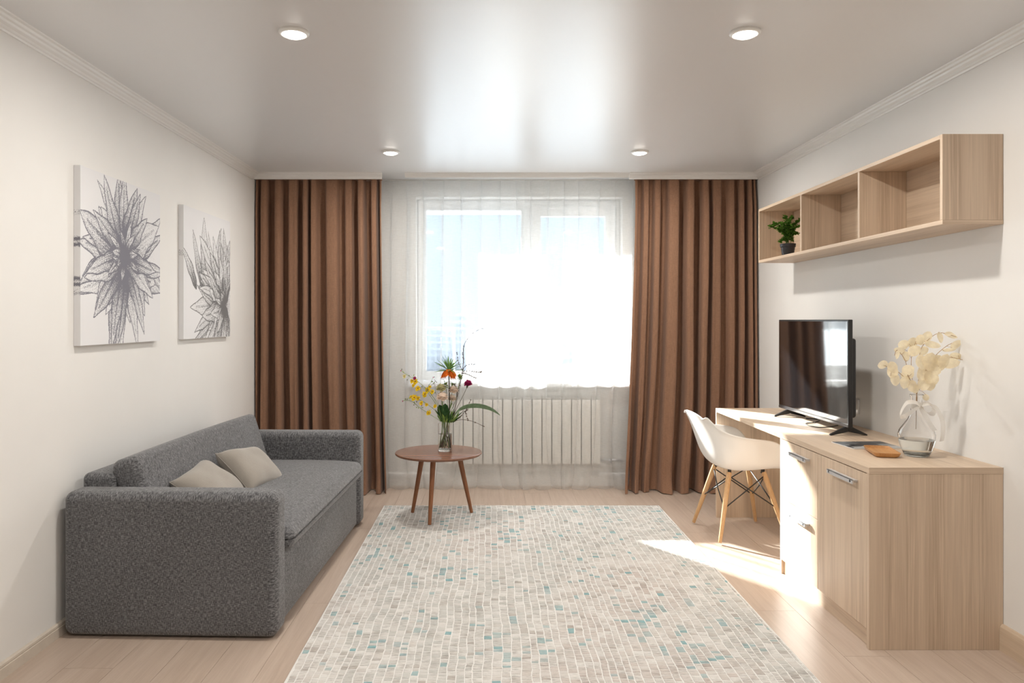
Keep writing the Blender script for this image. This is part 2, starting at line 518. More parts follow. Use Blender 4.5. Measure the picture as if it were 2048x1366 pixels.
# ------------------------------------------------------------------ window
win = struct('window_1', (0, 0, 0))
wy0, wy1 = 6.29, 6.36
def frame_rect(x0, x1, z0, z1, t, y0, y1):
    m = MB()
    m.box(x0, x0 + t, y0, y1, z0, z1).box(x1 - t, x1, y0, y1, z0, z1)
    m.box(x0 + t, x1 - t, y0, y1, z0, z0 + t).box(x0 + t, x1 - t, y0, y1, z1 - t, z1)
    return m
fr = MB()
fr.box(WX0, WX0 + 0.058, wy0, wy1, WZ0, WZ1).box(WX1 - 0.05, WX1, wy0, wy1, WZ0, WZ1)
fr.box(WX0 + 0.058, WX1 - 0.05, wy0, wy1, WZ0, WZ0 + 0.06).box(WX0 + 0.058, WX1 - 0.05, wy0, wy1, WZ1 - 0.071, WZ1)
fr.box(0.285, 0.365, wy0, wy1, WZ0 + 0.06, WZ1 - 0.071)
fr.build('window_frame', PVC, win, bevel=0.006)
frame_rect(WX0 + 0.058, 0.285, WZ0 + 0.06, WZ1 - 0.071, 0.016, wy0 + 0.012, wy1 - 0.02).build('glazing_bead', PVC, win, bevel=0.004)
MB().box(WX0 + 0.066, 0.277, 6.324, 6.332, WZ0 + 0.068, WZ1 - 0.079).build('pane', PANE, win)
sash = frame_rect(0.350, WX1 - 0.035, WZ0 + 0.045, WZ1 - 0.055, 0.085, wy0 - 0.018, wy1 - 0.015).build('sash', PVC, win, bevel=0.006)
MB().box(0.425, WX1 - 0.11, 6.318, 6.326, WZ0 + 0.12, WZ1 - 0.13).build('pane', PANE, win)
hd = MB()
hd.rbox(0.014, 0.006, 0.035, 0.004, (0.392, wy0 - 0.024, 1.58), 2)
hd.tube([(0.392, wy0 - 0.03, 1.59), (0.392, wy0 - 0.05, 1.59), (0.392, wy0 - 0.055, 1.58), (0.392, wy0 - 0.055, 1.47)], 0.008, 8)
hd.build('window_handle', PVC, sash, smooth=True)
sill = MB().box(WX0 - 0.06, WX1 + 0.06, YF - 0.09, wy0, WZ0 - 0.04, WZ0 - 0.002).build('window_sill', PVC, win, bevel=0.012, seg=3)
MB().box(WX0, WX1, wy1, YF + WT + 0.06, WZ0 - 0.04, WZ0 - 0.02).build('drip_sill', PVC, win)

# ------------------------------------------------------------------ outside: town far below and beyond, its haze painted into the colours
GROUND = plain('haze_tinted_ground', (0.42, 0.48, 0.54), 0.9, 0.15, 0.02)
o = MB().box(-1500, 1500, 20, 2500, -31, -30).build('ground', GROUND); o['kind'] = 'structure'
BLD = plain('haze_tinted_facade', (0.58, 0.62, 0.66), 0.8, 0.1, 0.2)  # pale blue-grey base colour stands in for distance haze
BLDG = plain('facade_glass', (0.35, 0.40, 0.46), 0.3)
def building(x, y, w, d, h, floors, cols, label):
    t = thing('apartment_tower', (x, y, -30), label, 'building')
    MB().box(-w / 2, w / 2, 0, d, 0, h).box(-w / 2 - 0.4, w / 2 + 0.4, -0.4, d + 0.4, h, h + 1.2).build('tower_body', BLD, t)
    me = None
    m = MB()
    for f in range(floors):
        for c in range(cols):
            cx = -w / 2 + w * (c + 0.5) / cols; cz = h * (f + 0.5) / floors
            m.box(cx - w / cols * 0.3, cx + w / cols * 0.3, -0.15, 0.0, cz - h / floors * 0.28, cz + h / floors * 0.28)
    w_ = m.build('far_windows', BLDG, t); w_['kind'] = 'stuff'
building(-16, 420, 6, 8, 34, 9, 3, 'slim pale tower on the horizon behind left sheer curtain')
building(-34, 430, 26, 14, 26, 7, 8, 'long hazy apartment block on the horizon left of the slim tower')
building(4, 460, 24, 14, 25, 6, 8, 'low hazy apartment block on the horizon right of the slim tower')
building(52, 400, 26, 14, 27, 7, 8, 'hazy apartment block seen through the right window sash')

# ------------------------------------------------------------------ ceiling lights
def emis():
    b = N('lit_diffuser')
    e = b.n('Emission', {'Color': (1.0, 0.93, 0.84, 1), 'Strength': 9.0})
    b.link(e.outputs[0], b.out.inputs['Surface'])
    return b.m
LIT = emis()
def ceiling_light(x, y, label):
    t = thing('ceiling_light', (x, y, ZC), label, 'ceiling light', 'recessed ceiling lights')
    MB().lathe([(0.060, 0.0), (0.061, -0.006), (0.056, -0.012), (0.049, -0.014), (0.047, -0.008), (0.047, 0.0)], 40, cap0=False, cap1=False).build('trim_ring', WHITE, t, smooth=True)
    MB().lathe([(0.046, -0.006), (0.044, -0.014), (0.034, -0.020), (0.018, -0.023), (0.002, -0.024)], 40, cap0=False).build('diffuser', LIT, t, smooth=True)
    ld = bpy.data.lights.new('lamp_glow', 'AREA')
    ld.shape = 'DISK'; ld.size = 0.11; ld.energy = LAMP_POWER; ld.color = (1.0, 0.95, 0.88)
    lo = bpy.data.objects.new('lamp_glow', ld); COL.objects.link(lo); lo.parent = t; lo.location = (0, 0, -0.027)
ceiling_light(-0.78, 3.00, 'round ceiling light at upper left, the larger nearer one')
ceiling_light(1.024, 3.00, 'round ceiling light at upper right, the larger nearer one')
ceiling_light(-0.672, 5.13, 'small far round ceiling light near the left brown curtain')
ceiling_light(1.031, 5.13, 'small far round ceiling light near the right brown curtain')

ceiling_light(-0.76, 0.87, 'added round fill light above the camera on the sofa side, out of view')  # unseen pair, added to brighten the near faces of sofa and desk
ceiling_light(1.027, 0.87, 'added round fill light above the camera on the desk side, out of view')

# ------------------------------------------------------------------ rug
def make_rug():
    t = thing('rug', (-0.764, 2.455, 0), 'large cream mosaic patterned rug with teal tiles on the oak floor', 'rug')
    W, L, H = 2.0, 3.0, 0.009
    RB = plain('rug_ground_weave', (0.72, 0.705, 0.68), 0.95, 0.06, 200, 0.4)
    MB().box(0, W, 0, L, 0.0005, H).build('backing', RB, t, bevel=0.003)
    m = MB(); cols = []
    rg = random.Random(3)
    x = 0.006
    while x < W - 0.02:
        w = min(rg.uniform(0.026, 0.040), W - 0.006 - x)
        y = 0.006 + rg.uniform(0, 0.01)
        while y < L - 0.02:
            l = min(rg.choice([0.022, 0.026, 0.03, 0.034, 0.034, 0.05]) * rg.uniform(0.9, 1.1), L - 0.006 - y)
            a, b, c, d = x + 0.002, x + w - 0.002, y + 0.002, y + l - 0.002
            j = lambda: rg.uniform(-0.0012, 0.0012)
            q = [(a + j(), c + j()), (b + j(), c + j()), (b + j(), d + j()), (a + j(), d + j())]
            z0, z1 = H - 0.0005, H + 0.0012
            e = 0.001
            cx_, cy_ = (a + b) / 2, (c + d) / 2
            n1 = mnoise.noise(Vector((x * 1.9, y * 1.7, 1.3))); n2 = mnoise.noise(Vector((x * 3.1, y * 2.3, 8.1)))
            n3 = mnoise.noise(Vector((x * 9, y * 9, 4.4)))
            n4 = mnoise.noise(Vector((x * 1.3, y * 1.1, 15.4)))
            base = Vector((0.62, 0.585, 0.55)).lerp(Vector((0.70, 0.68, 0.655)), rg.random())
            if n4 > 0.02: base = base.lerp(Vector((0.55, 0.475, 0.44)), min(1, 2.5 * n4) * rg.random())
            if n4 < -0.05: base = base.lerp(Vector((0.51, 0.51, 0.485)), 0.8 * rg.random())
            pt = 0.05 + 0.34 * max(0, n2 + 0.35 * n3) + 0.10 * max(0, n1)
            r_ = rg.random()
            if r_ < pt * 0.55: base = base.lerp(Vector((0.10, 0.34, 0.38)), rg.uniform(0.3, 0.75))
            elif r_ < pt * 0.75: base = base.lerp(Vector((0.28, 0.42, 0.45)), rg.uniform(0.4, 0.9))
            elif r_ < pt * 0.75 + 0.07: base = base.lerp(Vector((0.36, 0.31, 0.275)), rg.uniform(0.2, 0.6))
            elif r_ > 0.9: base = base.lerp(Vector((0.72, 0.70, 0.67)), 0.8)
            bv = [(p[0], p[1], z0) for p in q] + [(p[0] + (e if p[0] < cx_ else -e), p[1] + (e if p[1] < cy_ else -e), z1) for p in q]
            m.add(bv, [(4, 5, 6, 7), (0, 1, 5, 4), (1, 2, 6, 5), (2, 3, 7, 6), (3, 0, 4, 7)])
            cols += [tuple(base) + (1,)] * 8
            wv = [(0.010 * mnoise.noise(Vector((p[0] * 4, p[1] * 4, 2))) + 0.004 * mnoise.noise(Vector((p[0] * 17, p[1] * 17, 5))), 0.008 * mnoise.noise(Vector((p[0] * 5, p[1] * 5, 12)))) for p in m.v[-8:]]
            m.v[-8:] = [(min(W - 0.003, max(0.003, p[0] + w_[0])), min(L - 0.003, max(0.003, p[1] + w_[1])), p[2]) for p, w_ in zip(m.v[-8:], wv)]
            y += l
        x += w
    b = N('rug_mosaic_pile')
    at_ = b.n('Attribute', attribute_name='tile').outputs['Color']
    st = b.noise(b.coords('World', (26, 240, 1)), 1.0, 3, 0.6)
    cl = b.noise(b.coords('World', (9, 9, 1)), 1.0, 3, 0.6)
    sp = b.noise(b.coords('World', (320, 320, 1)), 1.0, 2)
    c1 = b.mix(b.ramp(b.math('MULTIPLY', st, b.math('ADD', cl, 0.5)), [(0.50, (0, 0, 0)), (0.62, (0.45,) * 3)]), at_, (0.20, 0.18, 0.16))
    c2 = b.mix(b.ramp(st, [(0.30, (0.6,) * 3), (0.44, (0, 0, 0))]), c1, (0.70, 0.68, 0.65))
    c3 = b.mix(0.25, c2, b.mix(1.0, c2, b.ramp(sp, [(0.3, (0.55,) * 3), (0.7, (1.0,) * 3)]), 'MULTIPLY'))
    b.principled(c3, 0.95, b.bump(sp, 0.5, 0.002), Specular_IOR_Level=0.1)
    o = m.build('mosaic_pile', b.m, t)
    ca = o.data.color_attributes.new('tile', 'FLOAT_COLOR', 'POINT')
    ca.data.foreach_set('color', np.array(cols, dtype=np.float32).ravel())
    o['kind'] = 'stuff'
make_rug()

# ------------------------------------------------------------------ sofa
def make_sofa():
    # local: x from wall (0) to front (0.93), y from near end (0) to far end (1.88)
    t = thing('sofa', (-1.822, 3.195, 0), 'grey woven fabric sofa with wide arms against the left wall', 'sofa', rz=R(-1.8))
    Ln, D, AH, AT = 1.885, 0.925, 0.617, 0.15
    for y0 in (0.0, Ln - AT):
        arm = MB().rbox(D / 2, AT / 2, AH / 2, 0.042, (D / 2, y0 + AT / 2, AH / 2 + 0.006), 5, 3,
                        fn=lambda p: Vector((p.x, p.y * (1 + 0.02 * (1 - (p.x / D * 2) ** 2)), p.z))).build('arm', SOFA, t, smooth=True)
        sm = MB()
        yy = y0 + AT / 2
        r = 0.045
        path = []
        ytop = y0 + (0.004 if y0 == 0 else AT - 0.004)
    # base box with front panel
    MB().rbox(0.39, (Ln - 2 * AT) / 2 - 0.006, 0.155, 0.012, (0.515, Ln / 2, 0.178), 3, 1).build('front_panel', SOFA, t, smooth=True)
    MB().box(0.1, 0.86, AT, Ln - AT, 0.012, 0.34).build('gap_shade_block', SOFA_GAP_SHADE, t)  # near-black block, paints the shade in the gaps round the front panel
    # seat cushion, crowned, overhanging the panel
    hy = (Ln - 2 * AT) / 2 - 0.002
    def crown(p):
        u, v = p.x / 0.37, p.y / hy
        if p.z > 0.0: p.z += 0.022 * (1 - u * u) * (1 - v ** 4) - 0.012 * max(0, u) ** 3
        return p
    MB().rbox(0.37, hy, 0.058, 0.045, (0.578, Ln / 2, 0.388), 6, 12, fn=crown).build('seat_cushion', SOFA, t, smooth=True)
    # back frame along the wall and tilted back cushion
    MB().rbox(0.075, (Ln - 2 * AT) / 2 + 0.01, 0.32, 0.03, (0.078, Ln / 2, 0.355), 4, 1).build('back_frame', SOFA, t, smooth=True)
    ang = R(17)
    def tilt(p):
        p.z += 0.006 * (1 - (p.y / hy) ** 2) if p.z > 0 else 0
        if p.x > 0: p.x += 0.014 * (1 - (p.z / 0.19) ** 2) * (1 - (p.y / hy) ** 4)
        x_, z_ = p.x, p.z
        return Vector((x_ * math.cos(ang) - z_ * math.sin(ang), p.y, x_ * math.sin(ang) + z_ * math.cos(ang)))
    MB().rbox(0.062, hy - 0.004, 0.19, 0.036, (0.232, Ln / 2, 0.553), 5, 8, fn=tilt).build('back_cushion', SOFA, t, smooth=True)
make_sofa()

def make_pillow(loc, lean, yaw, roll, label):
    t = thing('throw_pillow', loc, label, 'pillow', 'beige pillows on the sofa')
    w, h, T = 0.200, 0.148, 0.078
    n = 22
    rows_t, rows_b = [], []
    m = MB()
    for sgn in (1, -1):
        P = []
        for i in range(n + 1):
            row = []
            for j in range(n + 1):
                u, v = -1 + 2 * i / n, -1 + 2 * j / n
                pinch = 1 - 0.055 * (1 - v * v) if True else 1
                px_ = w * u * (1 - 0.06 * (1 - v * v) * abs(u))
                pz_ = h * v * (1 - 0.08 * (1 - u * u) * abs(v))
                th = T * max(0, (1 - u ** 4) * (1 - v ** 4)) ** 0.55
                th *= 1 + 0.12 * mnoise.noise(Vector((u * 1.7 + loc[1] * 3, v * 1.7, sgn)))
                row.append((px_, sgn * th, pz_))
            P.append(row if sgn < 0 else row[::-1])
        m.grid(P)
    o = m.build('cushion_body', PILLOW, t, smooth=True)
    bm = bmesh.new(); bm.from_mesh(o.data); bmesh.ops.remove_doubles(bm, verts=bm.verts, dist=0.0004); bmesh.ops.recalc_face_normals(bm, faces=bm.faces); bm.to_mesh(o.data); bm.free()
    # seam cord round the edge
    edge = []
    for i in range(n): u = -1 + 2 * i / n; edge.append((w * u, 0, -h * (1 - 0.08 * (1 - u * u))))
    for i in range(n): v = -1 + 2 * i / n; edge.append((w * (1 - 0.06 * (1 - v * v)), 0, h * v))
    for i in range(n): u = 1 - 2 * i / n; edge.append((w * u, 0, h * (1 - 0.08 * (1 - u * u))))
    for i in range(n + 1): v = 1 - 2 * i / n; edge.append((-w * (1 - 0.06 * (1 - v * v)), 0, h * v))
    MB().tube(edge, 0.0018, 5).build('seam', PILLOW, t, smooth=True)
    # width along world y, leaning back toward the wall
    t.rotation_mode = 'QUATERNION'
    q = Matrix.Rotation(yaw, 4, 'Z') @ Matrix.Rotation(R(90), 4, 'Z') @ Matrix.Rotation(lean, 4, 'X') @ Matrix.Rotation(roll, 4, 'Y')
    t.rotation_quaternion = q.to_quaternion()
make_pillow((-1.325, 4.18, 0.522), R(-47), R(-4), R(9), 'beige pillow on the sofa, the farther one nearer the curtain')
make_pillow((-1.395, 3.745, 0.515), R(-53), R(-3), R(-6), 'beige pillow on the sofa, the nearer one half hidden by the arm')

# ------------------------------------------------------------------ canvases
def raster_flower(seed, W, H, cx, cy, petals, centre_dark):
    """darkness map of an etched flower: petals painted back to front"""
    rg = np.random.RandomState(seed)
    Yg, Xg = np.mgrid[0:H, 0:W]
    X = Xg / (W - 1.0); Y = Yg / (H - 1.0)
    D = np.zeros((H, W))
    rr_ = np.hypot((X - cx), (Y - cy))
    D += 0.30 * np.exp(-(rr_ / 0.42) ** 6)
    nz = rg.rand(H, W)
    for (bx, by, ang, ln, wd, tone, bend) in petals:
        ca, sa = math.cos(ang), math.sin(ang)
        u = ((X - bx) * ca + (Y - by) * sa) / ln
        v = (-(X - bx) * sa + (Y - by) * ca)
        v = v - bend * (u ** 2) * ln
        uu = np.clip(u, 0, 1)
        half = wd * np.power(np.clip(np.sin(np.pi * np.power(uu, 0.75)), 0, 1), 0.8) + 1e-6
        wob = 1 + 0.10 * np.sin(u * 17 + ang * 9)
        half = half * wob
        inside = (u > 0) & (u < 1) & (np.abs(v) < half)
        s = np.abs(v) / half
        edge = np.exp(-((1 - s) * half / 0.006) ** 2) * 0.8
        stripes = 0.5 + 0.5 * np.sin(v / wd * 30 + 3 * np.sin(u * 5 + ang) + ang * 5)
        shade = tone * (0.22 + 0.75 * np.exp(-(u / 0.42) ** 2) + 0.30 * s ** 3 + 0.25 * stripes * (1 - u * 0.6))
        shade += 0.35 * tone * (np.exp(-((v / wd) / 0.10) ** 2) * (u < 0.85))
        val = np.clip(shade * 1.3 + edge, 0, 1)
        D = np.where(inside, val, D)
        # cast a soft dark rim behind the petal
    r = np.hypot(X - cx, Y - cy)
    D = np.clip(D + centre_dark * np.exp(-(r / 0.07) ** 2), 0, 1)
    return D

def canvas(name, y0, y1, z0, z1, D, ink, label):
    t = thing(name, (XL, (y0 + y1) / 2, z0), label, 'painting', 'flower canvases on the left wall')
    T = 0.030
    hw, h = (y1 - y0) / 2, z1 - z0
    b = N(name + '_' + str(round(y0, 1)))
    at_ = b.n('Attribute', attribute_name='ink').outputs['Fac']
    g = b.n('TexWhiteNoise', {'Vector': b.n('Vector' + 'Math', {0: b.n('VectorMath', {0: b.coords('Object'), 1: (420, 420, 420)}, operation='MULTIPLY').outputs[0]}, operation='FLOOR').outputs[0]}, noise_dimensions='3D').outputs['Value']
    n2 = b.noise(b.coords('Object'), 160, 2, 0.6)
    thr = b.math('ADD', b.math('MULTIPLY', g, 0.6), b.math('MULTIPLY', n2, 0.4))
    dot = b.n('MapRange', {0: b.math('SUBTRACT', at_, thr), 1: -0.12, 2: 0.12}).outputs[0]
    wv = b.noise(b.coords('Object'), 700, 1)
    col = b.mix(b.math('MULTIPLY', dot, 0.85), (0.77, 0.77, 0.785), ink)
    b.principled(col, 0.85, b.bump(wv, 0.2, 0.0006), Specular_IOR_Level=0.15)
    SIDE = MATS.get('canvas_side') or plain('canvas_side', (0.66, 0.62, 0.57), 0.85)
    MB().box(0.0, T - 0.002, -hw + 0.001, hw - 0.001, 0.001, h - 0.001).build('stretcher_frame', SIDE, t)
    Hh, Ww = D.shape
    # printed face, wrapped a little round the near edge as in the photo
    P = []
    for i in range(Hh):
        z = h * (1 - i / (Hh - 1))
        P.append([(T, -hw + 2 * hw * j / (Ww - 1), z) for j in range(Ww)])
    m = MB().grid(P)
    m2 = MB()
    m2.v = m.v; m2.f = [f[::-1] for f in m.f]
    o = m2.build('printed_face', b.m, t)
    a = o.data.attributes.new('ink', 'FLOAT', 'POINT')
    a.data.foreach_set('value', D.astype(np.float32).ravel())
    # the print carried round onto the near edge
    nB = 60
    zz = np.linspace(0, Hh - 1, nB).astype(int)
    m3 = MB().grid([[(0.001, -hw - 0.0004, h * (1 - k / (Hh - 1))), (T, -hw - 0.0004, h * (1 - k / (Hh - 1)))] for k in zz])
    o3 = m3.build('wrapped_edge', b.m, t)
    a3 = o3.data.attributes.new('ink', 'FLOAT', 'POINT')
    a3.data.foreach_set('value', np.repeat(D[zz, 3], 2).astype(np.float32) * 1.1)
    return t

def petals_a(rg):
    L = []
    c = (0.50, 0.47)
    for k in range(34):                      # broad back petals, upper fan and lower fan
        a = rg.uniform(0, 2 * math.pi)
        L.append((c[0], c[1], a, rg.uniform(0.36, 0.62), rg.uniform(0.05, 0.11), rg.uniform(0.5, 0.85), rg.uniform(-0.3, 0.3)))
    for a, l, w in ((-1.9, 0.5, 0.06), (-1.65, 0.52, 0.05), (-1.4, 0.46, 0.06), (-2.2, 0.50, 0.055), (-1.15, 0.46, 0.05), (-2.5, 0.42, 0.05), (-0.8, 0.4, 0.05),
                    (1.2, 0.56, 0.05), (1.57, 0.56, 0.055), (1.9, 0.55, 0.055), (2.3, 0.5, 0.06), (0.9, 0.52, 0.05), (2.7, 0.46, 0.06), (0.5, 0.44, 0.05), (3.0, 0.44, 0.05), (0.15, 0.42, 0.05)):
        L.append((c[0], c[1], a, l * 1.05, w * 1.25, rg.uniform(0.55, 0.95), rg.uniform(-0.25, 0.25)))
    for k in range(20):
        a = rg.uniform(0, 2 * math.pi)
        L.append((c[0], c[1], a, rg.uniform(0.10, 0.26), rg.uniform(0.02, 0.04), rg.uniform(0.6, 1.0), rg.uniform(-0.4, 0.4)))
    return L
def petals_b(rg):
    L = []
    for x0, y0, a, l, w in ((0.45, 0.62, -1.75, 0.58, 0.085), (0.62, 0.62, -1.45, 0.56, 0.06), (0.8, 0.66, -1.35, 0.5, 0.06), (0.95, 0.66, -1.6, 0.46, 0.05), (0.38, 0.62, -2.05, 0.5, 0.05), (0.25, 0.62, -2.15, 0.42, 0.05), (0.72, 0.6, -1.75, 0.45, 0.06), (0.55, 0.6, -1.9, 0.4, 0.06)):
        L.append((x0, y0, a, l, w, rg.uniform(0.35, 0.6), rg.uniform(-0.2, 0.2)))
    c = (0.86, 0.73)
    for k in range(12):
        a = 1.75 + 2.2 * k / 11 + rg.uniform(-0.1, 0.1)
        L.append((c[0], c[1], a, rg.uniform(0.55, 0.78), rg.uniform(0.07, 0.11), rg.uniform(0.45, 0.8), rg.uniform(-0.3, 0.3)))
    for k in range(40):
        a = rg.uniform(1.2, 5.0)
        L.append((c[0], c[1], a, rg.uniform(0.25, 0.66), rg.uniform(0.05, 0.10), rg.uniform(0.5, 0.9), rg.uniform(-0.35, 0.35)))
    for k in range(16):
        a = rg.uniform(1.0, 5.2)
        L.append((c[0], c[1], a, rg.uniform(0.12, 0.34), rg.uniform(0.02, 0.05), rg.uniform(0.6, 1.0), rg.uniform(-0.4, 0.4)))
    return L
rgA, rgB = random.Random(11), random.Random(5)
canvas('flower_canvas', 3.340, 4.149, 1.242, 2.047, raster_flower(1, 240, 380, 0.5, 0.47, petals_a(rgA), 0.7), (0.115, 0.115, 0.155),
       'square canvas with a lilac grey etched flower, nearer of two')
canvas('flower_canvas', 4.468, 5.272, 1.242, 2.045, raster_flower(2, 200, 340, 0.86, 0.73, petals_b(rgB), 0.6), (0.075, 0.072, 0.075),
       'square canvas with a dark grey etched flower, nearer the curtain')

# ------------------------------------------------------------------ curtains
def drape(name, x0t, x1t, x0b, x1b, folds, Y0, ztop, mat, label, cat, group, seed, kt, kb, at_, ab, nz=46, per=14, uneven=0.5, parent=None, flare=None, hem=0.006, lean=0.02, boxy=False):
    rg = random.Random(seed)
    w = [1 + uneven * rg.uniform(-1, 1) for _ in range(folds)]
    s = sum(w); cum = [0]
    for a in w: cum.append(cum[-1] + a / s)
    amp = [1 + uneven * rg.uniform(-0.55, 0.5) for _ in range(folds + 1)]
    ph = rg.uniform(0, 100)
    M = folds * per
    P = []
    for iz in range(nz + 1):
        g = iz / nz
        q = g ** 0.9
        z = ztop + (hem - ztop) * g
        e = min(1, g / 0.10); e = e * e * (3 - 2 * e)           # pleat header opening
        low = max(0, (g - 0.25) / 0.75)
        k = kt + (kb - kt) * (0.5 * e + 0.5 * low)
        A = at_ + (ab - at_) * (0.6 * e + 0.4 * low)
        xa, xb = x0t + (x0b - x0t) * g ** 1.6, x1t + (x1b - x1t) * g ** 1.6
        row = []
        for j in range(M + 1):
            tt = j / per
            i_ = min(int(tt), folds - 1); f_ = tt - i_
            base = cum[i_] + (cum[i_ + 1] - cum[i_]) * f_
            wd = cum[i_ + 1] - cum[i_]
            am = amp[i_] * (1 - f_) + amp[i_ + 1] * f_
            n1 = mnoise.noise(Vector((base * folds * 0.55 + ph, g * 1.6, seed)))
            n2 = mnoise.noise(Vector((base * folds * 1.3 + ph, g * 3.2, seed + 7)))
            am2 = am * (1 + 0.45 * n1 * low)
            phi = 2 * math.pi * (tt + 0.10 * n2 * low)
            x = xa + (xb - xa) * (base + k * wd * math.sin(phi) / (2 * math.pi)) + lean * n1 * g * math.sin(math.pi * base)
            cc = math.cos(phi + 0.5 * math.sin(tt * 2.3 + seed))
            if boxy:
                cc = cc + 0.25 * math.sin(i_ * 2.1 + seed)
                cc = cc * 1.03 / math.sqrt(cc * cc + 0.06)
            y = Y0 - A * am2 * cc + 0.3 * A * n2 * low * math.sin(2 * phi)
            if flare: x, y, z2 = flare(x, y, z, g, base, tt)
            else: z2 = z
            row.append((x, y, z2))
        P.append(row)
    t = thing(name, ((x0t + x1t) / 2, Y0, 0), label, cat, group)
    c = t.location
    P = [[(p[0] - c.x, p[1] - c.y, p[2]) for p in row] for row in P]
    o = MB().grid(P).build('drape', mat, t, smooth=True)
    return t, o

def flare_brown(x, y, z, g, b, tt):
    k = max(0, (g - 0.93) / 0.07)
    y -= 0.05 * k * k * (0.6 + 0.5 * math.sin(tt * 2.4))
    return x, y, z + 0.004 * math.sin(tt * 3.1) * k
zt = 2.466
tl, ol = drape('brown_curtain', XL + 0.012, -0.845, XL + 0.012, -0.800, 10, 5.938, zt, BROWN, 'brown full length curtain on the left behind the sofa', 'curtain', 'brown curtains', 21, 0.30, 0.10, 0.034, 0.070, boxy=True, flare=flare_brown, uneven=0.72, per=18)
tr, orr = drape('brown_curtain', 1.150, XR - 0.022, 1.055, XR - 0.012, 10, 5.938, zt, BROWN, 'brown full length curtain on the right behind the desk chair', 'curtain', 'brown curtains', 34, 0.30, 0.10, 0.034, 0.070, boxy=True, flare=flare_brown, uneven=0.72, lean=0.05, per=18)
for t_, xa, xb in ((tl, XL + 0.012, -0.845), (tr, 1.150, XR - 0.022)):
    MB().box(xa - t_.location.x, xb - t_.location.x, -0.004, 0.008, 2.462, 2.485).build('header_tape', BROWN, t_)

def flare_sheer(x, y, z, g, b, tt):
    k = max(0, (g - 0.80) / 0.20)
    s_ = 0.5 + 0.5 * math.sin(b * 15 + 0.8)
    x += 0.05 * k * k * math.sin(b * 9.0)
    y -= 0.030 * k * k * s_
    return x, y, z
drape('sheer_curtain', -0.86, 0.300, -0.90, 0.290, 8, 6.030, 2.478, SHEER_L, 'white sheer curtain panel behind the flower table, left half of the window', 'sheer curtain', 'sheer curtains', 41, 2.3, 1.15, 0.007, 0.034, nz=50, per=22, uneven=0.16, flare=flare_sheer)
drape('sheer_curtain', 0.285, 1.24, 0.275, 1.20, 7, 6.022, 2.478, SHEER_R, 'white sheer curtain panel beside the right brown curtain', 'sheer curtain', 'sheer curtains', 57, 2.3, 1.15, 0.007, 0.034, nz=50, per=22, uneven=0.16, flare=flare_sheer)

# ------------------------------------------------------------------ radiator
def make_radiator():
    t = thing('radiator', (0.27, 6.112, 0), 'white sectional radiator under the window behind the sheers', 'radiator')
    RM = plain('white_enamel', (0.80, 0.78, 0.74), 0.35, 0.01)
    m = MB()
    m.rbox(0.0365, 0.030, 0.262, 0.008, (0, 0, 0.448), 3, 1)
    sec = m.mesh('radiator_section', RM, True)
    for k in range(16):
        o = bpy.data.objects.new('radiator_section', sec); COL.objects.link(o); o.parent = t; o.location = (-0.60 + k * 0.08, 0, 0)
    g = MB()
    for k in range(16):
        for a in range(3):
            g.box(-0.60 + k * 0.08 - 0.034, -0.60 + k * 0.08 + 0.034, -0.026, 0.026, 0.708 + a * 0.006 - 0.001, 0.710 + a * 0.006)
    g.build('top_grille', RM, t)
    p = MB()
    p.tube([(0.64, 0, 0.215), (0.76, 0, 0.215), (0.80, 0.0, 0.215), (0.815, 0.02, 0.20)], 0.011, 10)
    p.tube([(0.70, 0, 0.215), (0.725, 0, 0.215)], 0.02, 10)
    p.tube([(0.712, 0, 0.215), (0.712, -0.04, 0.215)], 0.013, 10)
    p.build('valve_pipe', STEEL, t, smooth=True)
    p = MB()
    for xx in (-0.45, 0.45): MB().box(xx - 0.01, xx + 0.01, 0.02, 0.036, 0.25, 0.66).build('wall_bracket', RM, t)
make_radiator()

# ------------------------------------------------------------------ round side table
def make_table():
    t = thing('round_side_table', (-0.345, 5.14, 0), 'small round walnut side table on three splayed legs', 'table')
    MB().lathe([(0.270, 0.435), (0.288, 0.437), (0.296, 0.444), (0.297, 0.450), (0.294, 0.454), (0.285, 0.455)], 72).build('table_top', TEAK, t, auto=True)
    for fx, fy in ((-0.190, 0.105), (-0.046, -0.21), (0.223, 0.105)):
        tx, ty = fx * 0.60, fy * 0.60
        MB().tube([(fx, fy, 0.0115), (fx + (tx - fx) * 0.5, fy + (ty - fy) * 0.5, 0.22), (tx, ty, 0.436)], [0.0115, 0.0155, 0.0185], 16).build('leg', TEAK_LEG, t, auto=True)
    MB().lathe([(0.15, 0.425), (0.15, 0.435)], 40).build('apron', TEAK_LEG, t)
make_table()

